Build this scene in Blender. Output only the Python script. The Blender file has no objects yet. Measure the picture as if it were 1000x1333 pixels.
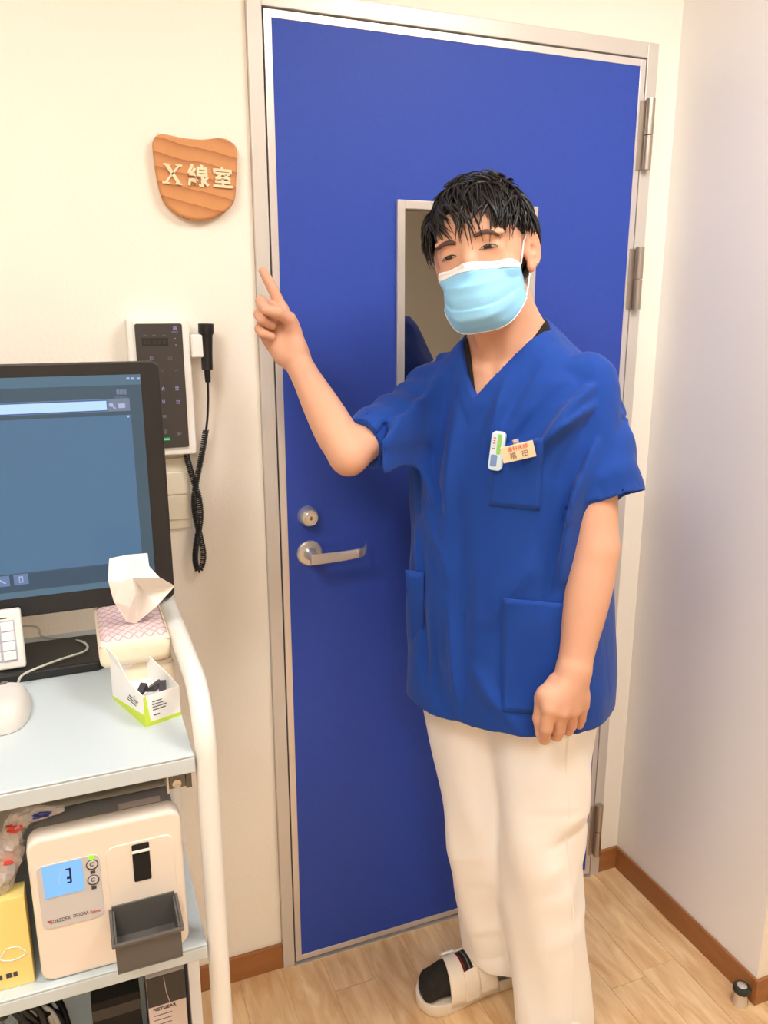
import bpy, math, random
import numpy as np
from mathutils import Vector, Matrix

random.seed(7)
rng = np.random.default_rng(11)
scn = bpy.context.scene
COL = scn.collection

# ------------------------------------------------------------------ camera
CAM = np.array([-0.386832, -1.567414, 1.525807])
FPX = 1039.995
YAW, PITCH, ROLL = 0.376436, -0.245692, -0.001961
_f = np.array([math.sin(YAW) * math.cos(PITCH), math.cos(YAW) * math.cos(PITCH), math.sin(PITCH)])
_r = np.array([math.cos(YAW), -math.sin(YAW), 0.0])
_u = np.cross(_r, _f)
CR = _r * math.cos(ROLL) + _u * math.sin(ROLL)
CU = -_r * math.sin(ROLL) + _u * math.cos(ROLL)
CF = _f
cam = bpy.data.cameras.new('camera')
cam.sensor_fit = 'VERTICAL'
cam.sensor_height = 36.0
cam.lens = FPX / 1333.0 * 36.0
cam.clip_start = 0.02
camo = bpy.data.objects.new('camera', cam)
COL.objects.link(camo)
camo.matrix_world = Matrix(((CR[0], CU[0], -CF[0], CAM[0]), (CR[1], CU[1], -CF[1], CAM[1]),
                            (CR[2], CU[2], -CF[2], CAM[2]), (0, 0, 0, 1)))
scn.camera = camo

# ------------------------------------------------------------------ world, exposure
EXPO = 0.0
LAMP = 24.0
scn.view_settings.view_transform = 'Standard'
scn.view_settings.look = 'None'
scn.view_settings.gamma = 1.0
scn.view_settings.use_curve_mapping = False
scn.view_settings.exposure = EXPO
wd = bpy.data.worlds.new('world')
scn.world = wd
wd.use_nodes = True
wd.node_tree.nodes['Background'].inputs[0].default_value = (1.0, 0.95, 0.9, 1)
wd.node_tree.nodes['Background'].inputs[1].default_value = 0.4


def ray(x, y):
    d = CF * FPX + CR * (x - 500.0) + CU * (666.5 - y)
    return d / np.linalg.norm(d)


def onY(x, y, Y):
    d = ray(x, y); return CAM + d * (Y - CAM[1]) / d[1]


def onX(x, y, X):
    d = ray(x, y); return CAM + d * (X - CAM[0]) / d[0]


def onZ(x, y, Z):
    d = ray(x, y); return CAM + d * (Z - CAM[2]) / d[2]


def srgb(r, g, b):
    def c(v):
        v /= 255.0
        return v / 12.92 if v <= 0.04045 else ((v + 0.055) / 1.055) ** 2.4
    return (c(r), c(g), c(b))


# ------------------------------------------------------------------ materials
MATS = {}


def mat(name, col, rough=0.5, metal=0.0, var=0.06, scale=30.0, bump=0.0, bscale=200.0, stretch=(1, 1, 1),
        sss=0.0, emit=0.0, spec=0.5, coat=0.0, rnd=0.0, alpha=1.0, trans=0.0, ior=1.45, sheen=0.0, bdist=0.002):
    if name in MATS:
        return MATS[name]
    m = bpy.data.materials.new(name)
    m.use_nodes = True
    nt = m.node_tree
    b = nt.nodes['Principled BSDF']
    b.inputs['Roughness'].default_value = rough
    b.inputs['Metallic'].default_value = metal
    b.inputs['Specular IOR Level'].default_value = spec
    b.inputs['Coat Weight'].default_value = coat
    b.inputs['Coat Roughness'].default_value = 0.1
    b.inputs['Alpha'].default_value = alpha
    b.inputs['Transmission Weight'].default_value = trans
    b.inputs['IOR'].default_value = ior
    b.inputs['Sheen Weight'].default_value = sheen
    if sss:
        b.inputs['Subsurface Weight'].default_value = sss
        b.inputs['Subsurface Radius'].default_value = (0.012, 0.005, 0.003)
        b.inputs['Subsurface Scale'].default_value = 0.6
    tc = nt.nodes.new('ShaderNodeTexCoord')
    mp = nt.nodes.new('ShaderNodeMapping')
    mp.inputs['Scale'].default_value = stretch
    nt.links.new(tc.outputs['Object'], mp.inputs['Vector'])
    nz = nt.nodes.new('ShaderNodeTexNoise')
    nz.inputs['Scale'].default_value = scale
    nz.inputs['Detail'].default_value = 3
    nt.links.new(mp.outputs[0], nz.inputs['Vector'])
    mx = nt.nodes.new('ShaderNodeMix')
    mx.data_type = 'RGBA'
    mx.inputs[6].default_value = (*[max(0, c * (1 - var)) for c in col], 1)
    mx.inputs[7].default_value = (*[min(1, c * (1 + var)) for c in col], 1)
    nt.links.new(nz.outputs['Fac'], mx.inputs[0])
    out = mx.outputs[2]
    if rnd:
        oi = nt.nodes.new('ShaderNodeObjectInfo')
        hs = nt.nodes.new('ShaderNodeHueSaturation')
        mr = nt.nodes.new('ShaderNodeMapRange')
        mr.inputs[3].default_value = 1 - rnd
        mr.inputs[4].default_value = 1 + rnd
        nt.links.new(oi.outputs['Random'], mr.inputs[0])
        nt.links.new(mr.outputs[0], hs.inputs['Value'])
        nt.links.new(out, hs.inputs['Color'])
        out = hs.outputs[0]
    nt.links.new(out, b.inputs['Base Color'])
    if emit:
        nt.links.new(out, b.inputs['Emission Color'])
        b.inputs['Emission Strength'].default_value = emit
    if bump:
        n2 = nt.nodes.new('ShaderNodeTexNoise')
        n2.inputs['Scale'].default_value = bscale
        n2.inputs['Detail'].default_value = 2
        nt.links.new(mp.outputs[0], n2.inputs['Vector'])
        bp = nt.nodes.new('ShaderNodeBump')
        bp.inputs['Strength'].default_value = bump
        bp.inputs['Distance'].default_value = bdist
        nt.links.new(n2.outputs['Fac'], bp.inputs['Height'])
        nt.links.new(bp.outputs[0], b.inputs['Normal'])
    MATS[name] = m
    return m


def wood(name, c1, c2, scale, stretch, rough=0.5, rnd=0.0, ring=0.0, dist=2.0, coat=0.0, tilt=0):
    m = bpy.data.materials.new(name)
    m.use_nodes = True
    nt = m.node_tree
    b = nt.nodes['Principled BSDF']
    b.inputs['Roughness'].default_value = rough
    b.inputs['Coat Weight'].default_value = coat
    tc = nt.nodes.new('ShaderNodeTexCoord')
    mp = nt.nodes.new('ShaderNodeMapping')
    mp.inputs['Scale'].default_value = stretch
    mp.inputs['Rotation'].default_value = (0, math.radians(-tilt), 0)
    nt.links.new(tc.outputs['Object'], mp.inputs['Vector'])
    vec = mp.outputs[0]
    oi = nt.nodes.new('ShaderNodeObjectInfo')
    if rnd:
        ad = nt.nodes.new('ShaderNodeVectorMath')
        ad.operation = 'ADD'
        ml = nt.nodes.new('ShaderNodeMath')
        ml.operation = 'MULTIPLY'
        ml.inputs[1].default_value = 37.0
        nt.links.new(oi.outputs['Random'], ml.inputs[0])
        nt.links.new(vec, ad.inputs[0])
        nt.links.new(ml.outputs[0], ad.inputs[1])
        vec = ad.outputs[0]
    nz = nt.nodes.new('ShaderNodeTexNoise')
    nz.inputs['Scale'].default_value = scale
    nz.inputs['Detail'].default_value = 5
    nz.inputs['Distortion'].default_value = 0.6
    nt.links.new(vec, nz.inputs['Vector'])
    fac = nz.outputs['Fac']
    if ring:
        wv = nt.nodes.new('ShaderNodeTexWave')
        wv.wave_type = 'BANDS'
        wv.bands_direction = 'Z'
        wv.wave_profile = 'SAW'
        wv.inputs['Scale'].default_value = ring
        wv.inputs['Distortion'].default_value = dist
        wv.inputs['Detail'].default_value = 2
        wv.inputs['Detail Scale'].default_value = 0.6
        nt.links.new(vec, wv.inputs['Vector'])
        pw = nt.nodes.new('ShaderNodeMath')
        pw.operation = 'POWER'
        pw.inputs[1].default_value = 3.0
        nt.links.new(wv.outputs['Fac'], pw.inputs[0])
        mm = nt.nodes.new('ShaderNodeMath')
        mm.operation = 'MULTIPLY_ADD'
        mm.inputs[1].default_value = 0.65
        nt.links.new(pw.outputs[0], mm.inputs[0])
        m3 = nt.nodes.new('ShaderNodeMath')
        m3.operation = 'MULTIPLY'
        m3.inputs[1].default_value = 0.35
        nt.links.new(nz.outputs['Fac'], m3.inputs[0])
        nt.links.new(m3.outputs[0], mm.inputs[2])
        fac = mm.outputs[0]
    cr = nt.nodes.new('ShaderNodeValToRGB')
    cr.color_ramp.elements[0].position = 0.3 if not ring else 0.1
    cr.color_ramp.elements[1].position = 0.72 if not ring else 0.9
    cr.color_ramp.elements[0].color = (*c1, 1)
    cr.color_ramp.elements[1].color = (*c2, 1)
    nt.links.new(fac, cr.inputs[0])
    out = cr.outputs[0]
    if rnd:
        hs = nt.nodes.new('ShaderNodeHueSaturation')
        mr = nt.nodes.new('ShaderNodeMapRange')
        mr.inputs[3].default_value = 1 - rnd
        mr.inputs[4].default_value = 1 + rnd
        nt.links.new(oi.outputs['Random'], mr.inputs[0])
        nt.links.new(mr.outputs[0], hs.inputs['Value'])
        nt.links.new(out, hs.inputs['Color'])
        out = hs.outputs[0]
    nt.links.new(out, b.inputs['Base Color'])
    MATS[name] = m
    return m


def glow(name, rgb, k=1.0):
    # a lit display: emits the colour it shows
    m = mat(name, srgb(*rgb), rough=0.35, var=0.03, scale=12, emit=0.9 * k / (2 ** EXPO), spec=0.25)
    b = m.node_tree.nodes['Principled BSDF']
    for l in list(b.inputs['Base Color'].links):
        m.node_tree.links.remove(l)
    b.inputs['Base Color'].default_value = (0.01, 0.01, 0.012, 1)
    return m


# ------------------------------------------------------------------ mesh builder
class MB:
    def __init__(self):
        self.v = []; self.f = []

    def add(self, v, f):
        o = len(self.v)
        self.v += [tuple(float(c) for c in p) for p in v]
        self.f += [tuple(i + o for i in q) for q in f]
        return self

    def box(self, x0, x1, y0, y1, z0, z1):
        v = [(x, y, z) for z in (z0, z1) for y in (y0, y1) for x in (x0, x1)]
        return self.add(v, [(0, 2, 3, 1), (4, 5, 7, 6), (0, 1, 5, 4), (2, 6, 7, 3), (0, 4, 6, 2), (1, 3, 7, 5)])

    def obox(self, c, ex, ey, ez, sx, sy, sz):
        c, ex, ey, ez = map(np.asarray, (c, ex, ey, ez))
        v = [c + ex * (i * sx / 2) + ey * (j * sy / 2) + ez * (k * sz / 2) for k in (-1, 1) for j in (-1, 1) for i in (-1, 1)]
        return self.add(v, [(0, 2, 3, 1), (4, 5, 7, 6), (0, 1, 5, 4), (2, 6, 7, 3), (0, 4, 6, 2), (1, 3, 7, 5)])

    def tube(self, pts, rad, n=10, flat=1.0, closed=False, caps=True):
        P = np.asarray(pts, float)
        m = len(P)
        R = np.full(m, rad) if np.isscalar(rad) else np.asarray(rad, float)
        if closed:
            T = np.roll(P, -1, 0) - np.roll(P, 1, 0)
        else:
            T = np.gradient(P, axis=0)
        T /= np.linalg.norm(T, axis=1)[:, None] + 1e-12
        a = np.array([0, 0, 1.0])
        if abs(T[0] @ a) > 0.9:
            a = np.array([1.0, 0, 0])
        N = a - T[0] * (a @ T[0]); N /= np.linalg.norm(N)
        V = []
        for i in range(m):
            N = N - T[i] * (N @ T[i]); N /= np.linalg.norm(N) + 1e-12
            B = np.cross(T[i], N)
            for k in range(n):
                t = 2 * math.pi * k / n
                V.append(P[i] + R[i] * (N * math.cos(t) + B * math.sin(t) * flat))
        F = []
        for i in range(m if closed else m - 1):
            j = (i + 1) % m
            for k in range(n):
                k2 = (k + 1) % n
                F.append((i * n + k, i * n + k2, j * n + k2, j * n + k))
        if caps and not closed:
            F.append(tuple(range(n - 1, -1, -1)))
            F.append(tuple((m - 1) * n + k for k in range(n)))
        return self.add(V, F)

    def cyl(self, a, b, r, n=24, r2=None):
        a = np.asarray(a, float); b = np.asarray(b, float)
        return self.tube([a, b], [r, r if r2 is None else r2], n)

    def lathe(self, c, axis, prof, n=28):
        # prof: list of (distance along axis, radius)
        c = np.asarray(c, float); axis = np.asarray(axis, float); axis /= np.linalg.norm(axis)
        a = np.array([0, 0, 1.0]) if abs(axis[2]) < 0.9 else np.array([1.0, 0, 0])
        N = np.cross(axis, a); N /= np.linalg.norm(N); B = np.cross(axis, N)
        V = []; F = []
        for h, r in prof:
            for k in range(n):
                t = 2 * math.pi * k / n
                V.append(c + axis * h + r * (N * math.cos(t) + B * math.sin(t)))
        for i in range(len(prof) - 1):
            for k in range(n):
                k2 = (k + 1) % n
                F.append((i * n + k, i * n + k2, (i + 1) * n + k2, (i + 1) * n + k))
        F.append(tuple(range(n - 1, -1, -1)))
        F.append(tuple((len(prof) - 1) * n + k for k in range(n)))
        return self.add(V, F)

    def prism(self, pts, off):
        P = [np.asarray(p, float) for p in pts]; off = np.asarray(off, float); n = len(P)
        V = P + [p + off for p in P]
        F = [tuple(range(n)), tuple(range(2 * n - 1, n - 1, -1))]
        for i in range(n):
            j = (i + 1) % n
            F.append((i, i + n, j + n, j))
        return self.add(V, F)

    def rrect(self, x0, x1, z0, z1, r, y0, y1, n=5):
        # rounded rectangle in the XZ plane, from y0 (front) to y1
        pts = []
        for cx, cz, a0 in ((x1 - r, z1 - r, 0), (x0 + r, z1 - r, 90), (x0 + r, z0 + r, 180), (x1 - r, z0 + r, 270)):
            for k in range(n + 1):
                a = math.radians(a0 + 90 * k / n)
                pts.append((cx + r * math.cos(a), y0, cz + r * math.sin(a)))
        return self.prism(pts, (0, y1 - y0, 0))

    def sheet(self, G, thick=0.0):
        # G: (m, n, 3) grid of points; optional thickness along the local normal
        G = np.asarray(G, float); m, n = G.shape[:2]
        if thick:
            du = np.gradient(G, axis=0); dv = np.gradient(G, axis=1)
            N = np.cross(du, dv); N /= np.linalg.norm(N, axis=2)[..., None] + 1e-12
            H = G - N * thick
        o = 0
        F = [(i * n + j, (i + 1) * n + j, (i + 1) * n + j + 1, i * n + j + 1) for i in range(m - 1) for j in range(n - 1)]
        V = list(G.reshape(-1, 3))
        if thick:
            k = m * n
            V += list(H.reshape(-1, 3))
            F += [tuple(k + q for q in reversed(f)) for f in F[:]]
            for i in range(m - 1):
                F.append((i * n, k + i * n, k + (i + 1) * n, (i + 1) * n))
                a = i * n + n - 1; b = a + n
                F.append((a, b, k + b, k + a))
            for j in range(n - 1):
                F.append((j, j + 1, k + j + 1, k + j))
                a = (m - 1) * n + j
                F.append((a, k + a, k + a + 1, a + 1))
        return self.add(V, F)

    def build(self, name, material, parent=None, loc=None, smooth=False, bevel=0.0, seg=2, auto=None, subsurf=0):
        if parent is not None:
            o = np.array(WLOC[parent.name])
        else:
            o = np.array(loc if loc is not None else (0, 0, 0), float)
        me = bpy.data.meshes.new(name)
        V = np.asarray(self.v, float) - o
        me.from_pydata(V.tolist(), [], self.f)
        me.validate()
        fixnormals(me)
        me.materials.append(material if not isinstance(material, str) else MATS[material])
        ob = bpy.data.objects.new(name, me)
        COL.objects.link(ob)
        if parent is not None:
            ob.parent = parent
        else:
            ob.location = o
        WLOC[ob.name] = tuple(o)
        if smooth:
            me.polygons.foreach_set('use_smooth', [True] * len(me.polygons))
        if bevel:
            md = ob.modifiers.new('bevel', 'BEVEL')
            md.width = bevel; md.segments = seg; md.limit_method = 'ANGLE'; md.angle_limit = math.radians(40)
            md.harden_normals = False
        if subsurf:
            md = ob.modifiers.new('subsurf', 'SUBSURF'); md.levels = subsurf; md.render_levels = subsurf
        if auto:
            me.polygons.foreach_set('use_smooth', [True] * len(me.polygons))
            me.set_sharp_from_angle(angle=math.radians(auto))
        return ob


WLOC = {}
import bmesh


def fixnormals(me):
    bm = bmesh.new(); bm.from_mesh(me)
    bmesh.ops.recalc_face_normals(bm, faces=bm.faces)
    bm.to_mesh(me); bm.free()


def tag(o, label, cat, group=None):
    o['label'] = label; o['category'] = cat
    if group:
        o['group'] = group
    return o


def thing(name, label, cat, loc, group=None):
    o = bpy.data.objects.new(name, None)
    COL.objects.link(o)
    o.empty_display_size = 0.05
    o.location = loc
    WLOC[o.name] = tuple(loc)
    return tag(o, label, cat, group)


def struct(o):
    o['kind'] = 'structure'
    return o


def text_geo(s, size, extrude=0.0, offset=0.0, align='CENTER', spacing=1.0):
    cu = bpy.data.curves.new('lettering', 'FONT')
    cu.body = s; cu.size = size; cu.extrude = extrude; cu.offset = offset
    cu.align_x = align; cu.align_y = 'CENTER'; cu.space_character = spacing
    cu.resolution_u = 3
    ob = bpy.data.objects.new('lettering', cu)
    COL.objects.link(ob)
    dg = bpy.context.evaluated_depsgraph_get()
    me = bpy.data.meshes.new_from_object(ob.evaluated_get(dg))
    v = np.array([tuple(x.co) for x in me.vertices]).reshape(-1, 3)
    f = [tuple(p.vertices) for p in me.polygons]
    bpy.data.objects.remove(ob); bpy.data.curves.remove(cu); bpy.data.meshes.remove(me)
    return v, f


def put_text(mb, s, size, c, ex, ey, en, extrude=0.0002, offset=0.0, align='CENTER', spacing=1.0, fit=None):
    v, f = text_geo(s, size, extrude, offset, align, spacing)
    if len(v) == 0:
        return mb
    if fit:
        w = v[:, 0].max() - v[:, 0].min()
        v[:, 0] *= fit / w
    c, ex, ey, en = map(lambda q: np.asarray(q, float), (c, ex, ey, en))
    return mb.add(c + v[:, :1] * ex + v[:, 1:2] * ey + v[:, 2:] * en, f)


XA, ZA, YF_ = (1, 0, 0), (0, 0, 1), (0, -1, 0)

# ------------------------------------------------------------------ palette
mat('wall_paint', srgb(246, 239, 226), rough=0.75, var=0.02, scale=6, bump=0.35, bscale=160)
mat('alcove_panel', srgb(246, 243, 240), rough=0.38, var=0.015, scale=4, bump=0.06, bscale=60, spec=0.45)
mat('ceiling_paint', srgb(246, 242, 236), rough=0.9, var=0.02)
wood('baseboard_brown', srgb(152, 98, 54), srgb(166, 110, 62), 9, (1, 1, 5), rough=0.45)
wood('maple_plank', srgb(208, 162, 112), srgb(240, 208, 162), 8, (5.0, 1.0, 1), rough=0.42, rnd=0.06)
mat('floor_joint', srgb(196, 152, 106), rough=0.7, var=0.05)
mat('door_blue', srgb(54, 79, 175), rough=0.5, var=0.07, scale=60, bump=0.12, bscale=500, spec=0.25)
mat('frame_steel', srgb(212, 206, 198), rough=0.4, metal=0.25, var=0.03, scale=8)
mat('aluminium', srgb(222, 216, 212), rough=0.33, metal=0.55, var=0.03, scale=8, stretch=(1, 1, 0.05))
mat('gap_black', (0.012, 0.01, 0.008), rough=0.9, var=0.1)
mat('satin_steel', srgb(222, 218, 212), rough=0.36, metal=0.8, var=0.06, scale=40)
mat('hinge_steel', srgb(186, 176, 164), rough=0.3, metal=0.9, var=0.08, scale=20, stretch=(1, 1, 0.1))
mat('brass_core', srgb(196, 170, 120), rough=0.35, metal=1.0)
wood('sign_wood', srgb(212, 148, 92), srgb(164, 98, 50), 30, (1, 1, 1), rough=0.45, ring=13.0, dist=3.5, tilt=10)
mat('letter_cream', srgb(240, 220, 184), rough=0.6)
mat('white_plastic', srgb(240, 236, 230), rough=0.35, var=0.02)
mat('panel_charcoal', srgb(64, 60, 58), rough=0.3, var=0.05, scale=20)
mat('panel_dark', srgb(44, 42, 40), rough=0.25)
mat('icon_lilac', srgb(150, 142, 196), rough=0.4)
mat('icon_grey', srgb(110, 104, 116), rough=0.4)
mat('black_plastic', srgb(34, 33, 33), rough=0.42, var=0.1, scale=50)
mat('cord_black', srgb(28, 28, 32), rough=0.4)
mat('switch_ivory', srgb(232, 224, 204), rough=0.45, var=0.02)
mat('tray_white', srgb(200, 211, 215), rough=0.25, var=0.01, coat=0.2)
mat('trolley_white', srgb(236, 234, 228), rough=0.3, var=0.015, scale=10, coat=0.15)
mat('dark_metal', srgb(120, 118, 110), rough=0.4, metal=0.7)
mat('device_cream', srgb(238, 225, 210), rough=0.42, var=0.02, scale=10)
mat('device_grey', srgb(150, 146, 142), rough=0.5, var=0.04)
mat('device_panel', srgb(206, 202, 200), rough=0.45, var=0.02)
mat('bin_grey', srgb(92, 88, 84), rough=0.38, var=0.06)
mat('print_dark', srgb(70, 66, 70), rough=0.6)
mat('print_red', srgb(200, 70, 60), rough=0.6)
mat('paper_white', srgb(244, 242, 240), rough=0.7, var=0.02)
mat('tissue_paper', srgb(246, 240, 230), rough=0.85, var=0.02, bump=0.15, bscale=90)
mat('pack_cream', srgb(244, 230, 202), rough=0.6, var=0.03, bump=0.3, bscale=60)
mat('lime_green', srgb(204, 226, 70), rough=0.5)
mat('yellow_card', srgb(240, 220, 136), rough=0.5, var=0.05, scale=14)
mat('mouse_white', srgb(222, 216, 210), rough=0.4)
mat('key_white', srgb(238, 238, 242), rough=0.4)
mat('key_well', srgb(196, 194, 204), rough=0.5)
mat('light_cable', srgb(204, 200, 190), rough=0.45)
mat('rubber_dark', srgb(44, 48, 44), rough=0.55)
mat('pane_dark', (0.004, 0.004, 0.004), rough=0.02, var=0.0, spec=1.0, ior=2.3)
mat('clip_black', srgb(62, 60, 66), rough=0.3)
mat('scrub_blue', srgb(24, 67, 154), rough=0.8, var=0.10, scale=14, bump=0.5, bscale=20, bdist=0.012, stretch=(1, 1, 0.45), sheen=0.1, spec=0.25)
mat('black_cloth', srgb(24, 22, 24), rough=0.9)
mat('trouser_white', srgb(250, 246, 242), rough=0.75, var=0.02, scale=8, bump=0.4, bscale=13, bdist=0.012, stretch=(1, 1, 0.5), sheen=0.1, spec=0.3)
mat('skin', srgb(218, 166, 138), rough=0.5, var=0.05, scale=22, sss=0.12, bump=0.06, bscale=350, spec=0.35)
mat('hair_black', srgb(30, 27, 27), rough=0.38, var=0.25, scale=60, spec=0.5)
mat('brow', srgb(92, 68, 58), rough=0.9)
mat('lash', srgb(40, 28, 24), rough=0.8)
mat('eye_white', srgb(156, 134, 124), rough=0.2)
mat('iris', srgb(46, 30, 24), rough=0.15)
mat('mask_blue', srgb(150, 212, 252), rough=0.75, var=0.04, scale=25, bump=0.08, bscale=500)
mat('mask_white', srgb(244, 244, 244), rough=0.75, var=0.02)
mat('sandal_white', srgb(240, 226, 206), rough=0.5, var=0.03)
mat('sandal_buckle', srgb(236, 234, 234), rough=0.35)
mat('sock_dark', srgb(40, 36, 30), rough=0.95, var=0.5, scale=120, bump=0.5, bscale=400)
mat('sock_stripe_grey', srgb(120, 116, 112), rough=0.95)
mat('sock_stripe_red', srgb(120, 30, 24), rough=0.95)
mat('badge_white', srgb(214, 234, 244), rough=0.35)
mat('badge_green', srgb(150, 210, 110), rough=0.4)
mat('badge_blue', srgb(120, 150, 200), rough=0.3)
mat('tag_beige', srgb(238, 206, 168), rough=0.45)
mat('clear_plastic', srgb(226, 214, 206), rough=0.15, alpha=0.5, var=0.1, scale=80)
mat('screen_sheet', srgb(168, 158, 144), rough=0.4, var=0.08, scale=8, alpha=0.93)
mat('bag_red', srgb(206, 70, 60), rough=0.35, var=0.2, scale=60)
mat('bag_blue', srgb(54, 66, 140), rough=0.35, var=0.2, scale=60)
mat('box_pink', srgb(214, 198, 192), rough=0.6)
mat('box_dark', srgb(58, 56, 54), rough=0.5, var=0.2, scale=40)

# ------------------------------------------------------------------ pink lattice print for the tissue packs
def lattice(name):
    m = bpy.data.materials.new(name); m.use_nodes = True
    nt = m.node_tree; b = nt.nodes['Principled BSDF']; b.inputs['Roughness'].default_value = 0.45
    tc = nt.nodes.new('ShaderNodeTexCoord')
    base = nt.nodes.new('ShaderNodeTexNoise'); base.inputs['Scale'].default_value = 28
    nt.links.new(tc.outputs['Object'], base.inputs['Vector'])
    mx = nt.nodes.new('ShaderNodeMix'); mx.data_type = 'RGBA'
    mx.inputs[6].default_value = (*srgb(246, 228, 222), 1); mx.inputs[7].default_value = (*srgb(238, 196, 198), 1)
    nt.links.new(base.outputs['Fac'], mx.inputs[0])
    last = mx.outputs[2]
    for ang, colr in ((38, srgb(205, 150, 160)), (-38, srgb(190, 170, 178))):
        mp = nt.nodes.new('ShaderNodeMapping'); mp.inputs['Rotation'].default_value = (0, 0, math.radians(ang))
        nt.links.new(tc.outputs['Object'], mp.inputs['Vector'])
        w = nt.nodes.new('ShaderNodeTexWave'); w.wave_type = 'BANDS'; w.bands_direction = 'X'
        w.inputs['Scale'].default_value = 26; w.inputs['Distortion'].default_value = 0.3
        nt.links.new(mp.outputs[0], w.inputs['Vector'])
        r = nt.nodes.new('ShaderNodeMapRange'); r.inputs[1].default_value = 0.9; r.inputs[2].default_value = 0.97
        nt.links.new(w.outputs['Fac'], r.inputs[0])
        q = nt.nodes.new('ShaderNodeMix'); q.data_type = 'RGBA'
        q.inputs[7].default_value = (*colr, 1)
        nt.links.new(r.outputs[0], q.inputs[0]); nt.links.new(last, q.inputs[6])
        last = q.outputs[2]
    nt.links.new(last, b.inputs['Base Color'])
    MATS[name] = m


lattice('pack_pink')

# ------------------------------------------------------------------ room shell
XL, XR2, YB, ZC = -2.3, 2.4, -3.9, 2.5      # left wall, far right wall, wall behind the camera, ceiling
XW, YW = 0.942, -0.49                        # alcove wall and the corner where it ends
W0 = 0.012                                   # plane of the back wall (door frame stands proud of it)
DX0, DX1, DZ1 = -0.028, 0.878, 2.088         # door opening

mb = MB()
mb.box(XL, DX0, W0, 0.13, 0, ZC); mb.box(DX1, XW + 0.1, W0, 0.13, 0, ZC); mb.box(DX0, DX1, W0, 0.13, DZ1, ZC)
struct(mb.build('wall_back', MATS['wall_paint']))['label'] = 'cream wall around the blue door'
mb = MB().box(XW, XW + 0.1, YW + 0.001, W0 + 0.05, 0, ZC)
struct(mb.build('wall_right', MATS['alcove_panel']))['label'] = 'glossy white alcove wall to the right of the door'
mb = MB().box(XW + 0.002, XR2 + 0.1, YW, YW + 0.0008, 0, ZC)
struct(mb.build('wall_right_return', MATS['wall_paint']))['label'] = 'cream wall turning away at the alcove corner'
struct(MB().box(XR2, XR2 + 0.1, YB, YW, 0, ZC).build('wall_far_right', MATS['wall_paint']))
struct(MB().box(XL - 0.1, XL, YB, 0.13, 0, ZC).build('wall_left', MATS['wall_paint']))
struct(MB().box(XL - 0.1, XR2 + 0.1, YB - 0.1, YB, 0, ZC).build('wall_behind', MATS['wall_paint']))
struct(MB().box(XL - 0.1, XR2 + 0.1, YB - 0.1, 0.13, ZC, ZC + 0.1).build('ceiling', MATS['ceiling_paint']))
fl = MB().box(XL - 0.1, XR2 + 0.1, YB - 0.1, 0.13, -0.1, -0.0012).build('floor', MATS['floor_joint'])
struct(fl)['label'] = 'pale maple plank floor'
PW, PL = 0.0996, 0.9
plank_me = {}
ncol = int((XR2 - XL) / PW) + 1
for i in range(ncol):
    x0 = -0.034 + (i - int((-0.034 - XL) / PW)) * PW
    off = random.Random(i * 13 + 5).random() * PL
    y = W0
    k = 0
    y1 = y - off if off > 0.12 else y - off - 0.3
    while y > YB:
        y1 = max(y1, YB)
        xr = XW + 0.02 if (x0 < XW < x0 + PW and y > YW) else x0 + PW
        key = round(y - y1, 3)
        if not (x0 > XW and y1 > YW + 0.02):
            ln = key
            if key not in plank_me:
                g = 0.0004
                b = MB().box(g, PW - g, -key + g, -g, -0.004, 0.0)
                me = bpy.data.meshes.new('plank'); me.from_pydata(b.v, [], b.f); fixnormals(me)
                me.materials.append(MATS['maple_plank']); plank_me[key] = me
            o = bpy.data.objects.new('plank', plank_me[key]); COL.objects.link(o)
            o.parent = fl; o.location = (x0, y, 0); o['kind'] = 'structure'
        y = y1; y1 = y - PL
for nm, args, lb in (('baseboard_back_left', (XL, DX0, W0 - 0.009, W0, 0, 0.066), 'brown baseboard left of the door frame'),
                 ('baseboard_back_right', (DX1, XW, W0 - 0.009, W0, 0, 0.066), 'short brown baseboard between door frame and corner'),
                 ('baseboard_right', (XW - 0.007, XW, YW - 0.001, W0 - 0.009, 0, 0.066), 'brown baseboard along the white alcove wall'),
                 ('baseboard_right_return', (XW - 0.007, XR2, YW - 0.008, YW, 0, 0.066), 'brown baseboard past the alcove corner')):
    o = MB().box(*args).build(nm, MATS['baseboard_brown'], bevel=0.002)
    struct(o)['label'] = lb

# ceiling lamps: square recessed panels, the room's own light
mat('lamp_diffuser', (1.0, 0.97, 0.93), rough=0.6, var=0.0, emit=LAMP)
LAMPS = ((0.66, -1.08, 'square ceiling panel lamp nearest the blue door'),
         (-0.95, -1.25, 'square ceiling panel lamp above the trolley side of the room'),
         (-0.45, -2.75, 'square ceiling panel lamp near the rear wall'))
for lx, ly, lb in LAMPS:
    t = thing('ceiling_lamp', lb, 'ceiling lamp', (lx, ly, ZC), 'square ceiling panel lamps')
    h = 0.28
    fr = MB()
    fr.box(lx - h - 0.03, lx + h + 0.03, ly - h - 0.03, ly - h, ZC - 0.02, ZC - 0.0005)
    fr.box(lx - h - 0.03, lx + h + 0.03, ly + h, ly + h + 0.03, ZC - 0.02, ZC - 0.0005)
    fr.box(lx - h - 0.03, lx - h, ly - h, ly + h, ZC - 0.02, ZC - 0.0005)
    fr.box(lx + h, lx + h + 0.03, ly - h, ly + h, ZC - 0.02, ZC - 0.0005)
    fr.build('lamp_frame', MATS['white_plastic'], t)
    MB().box(lx - h, lx + h, ly - h, ly + h, ZC - 0.014, ZC - 0.001).build('diffuser', MATS['lamp_diffuser'], t)

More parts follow.
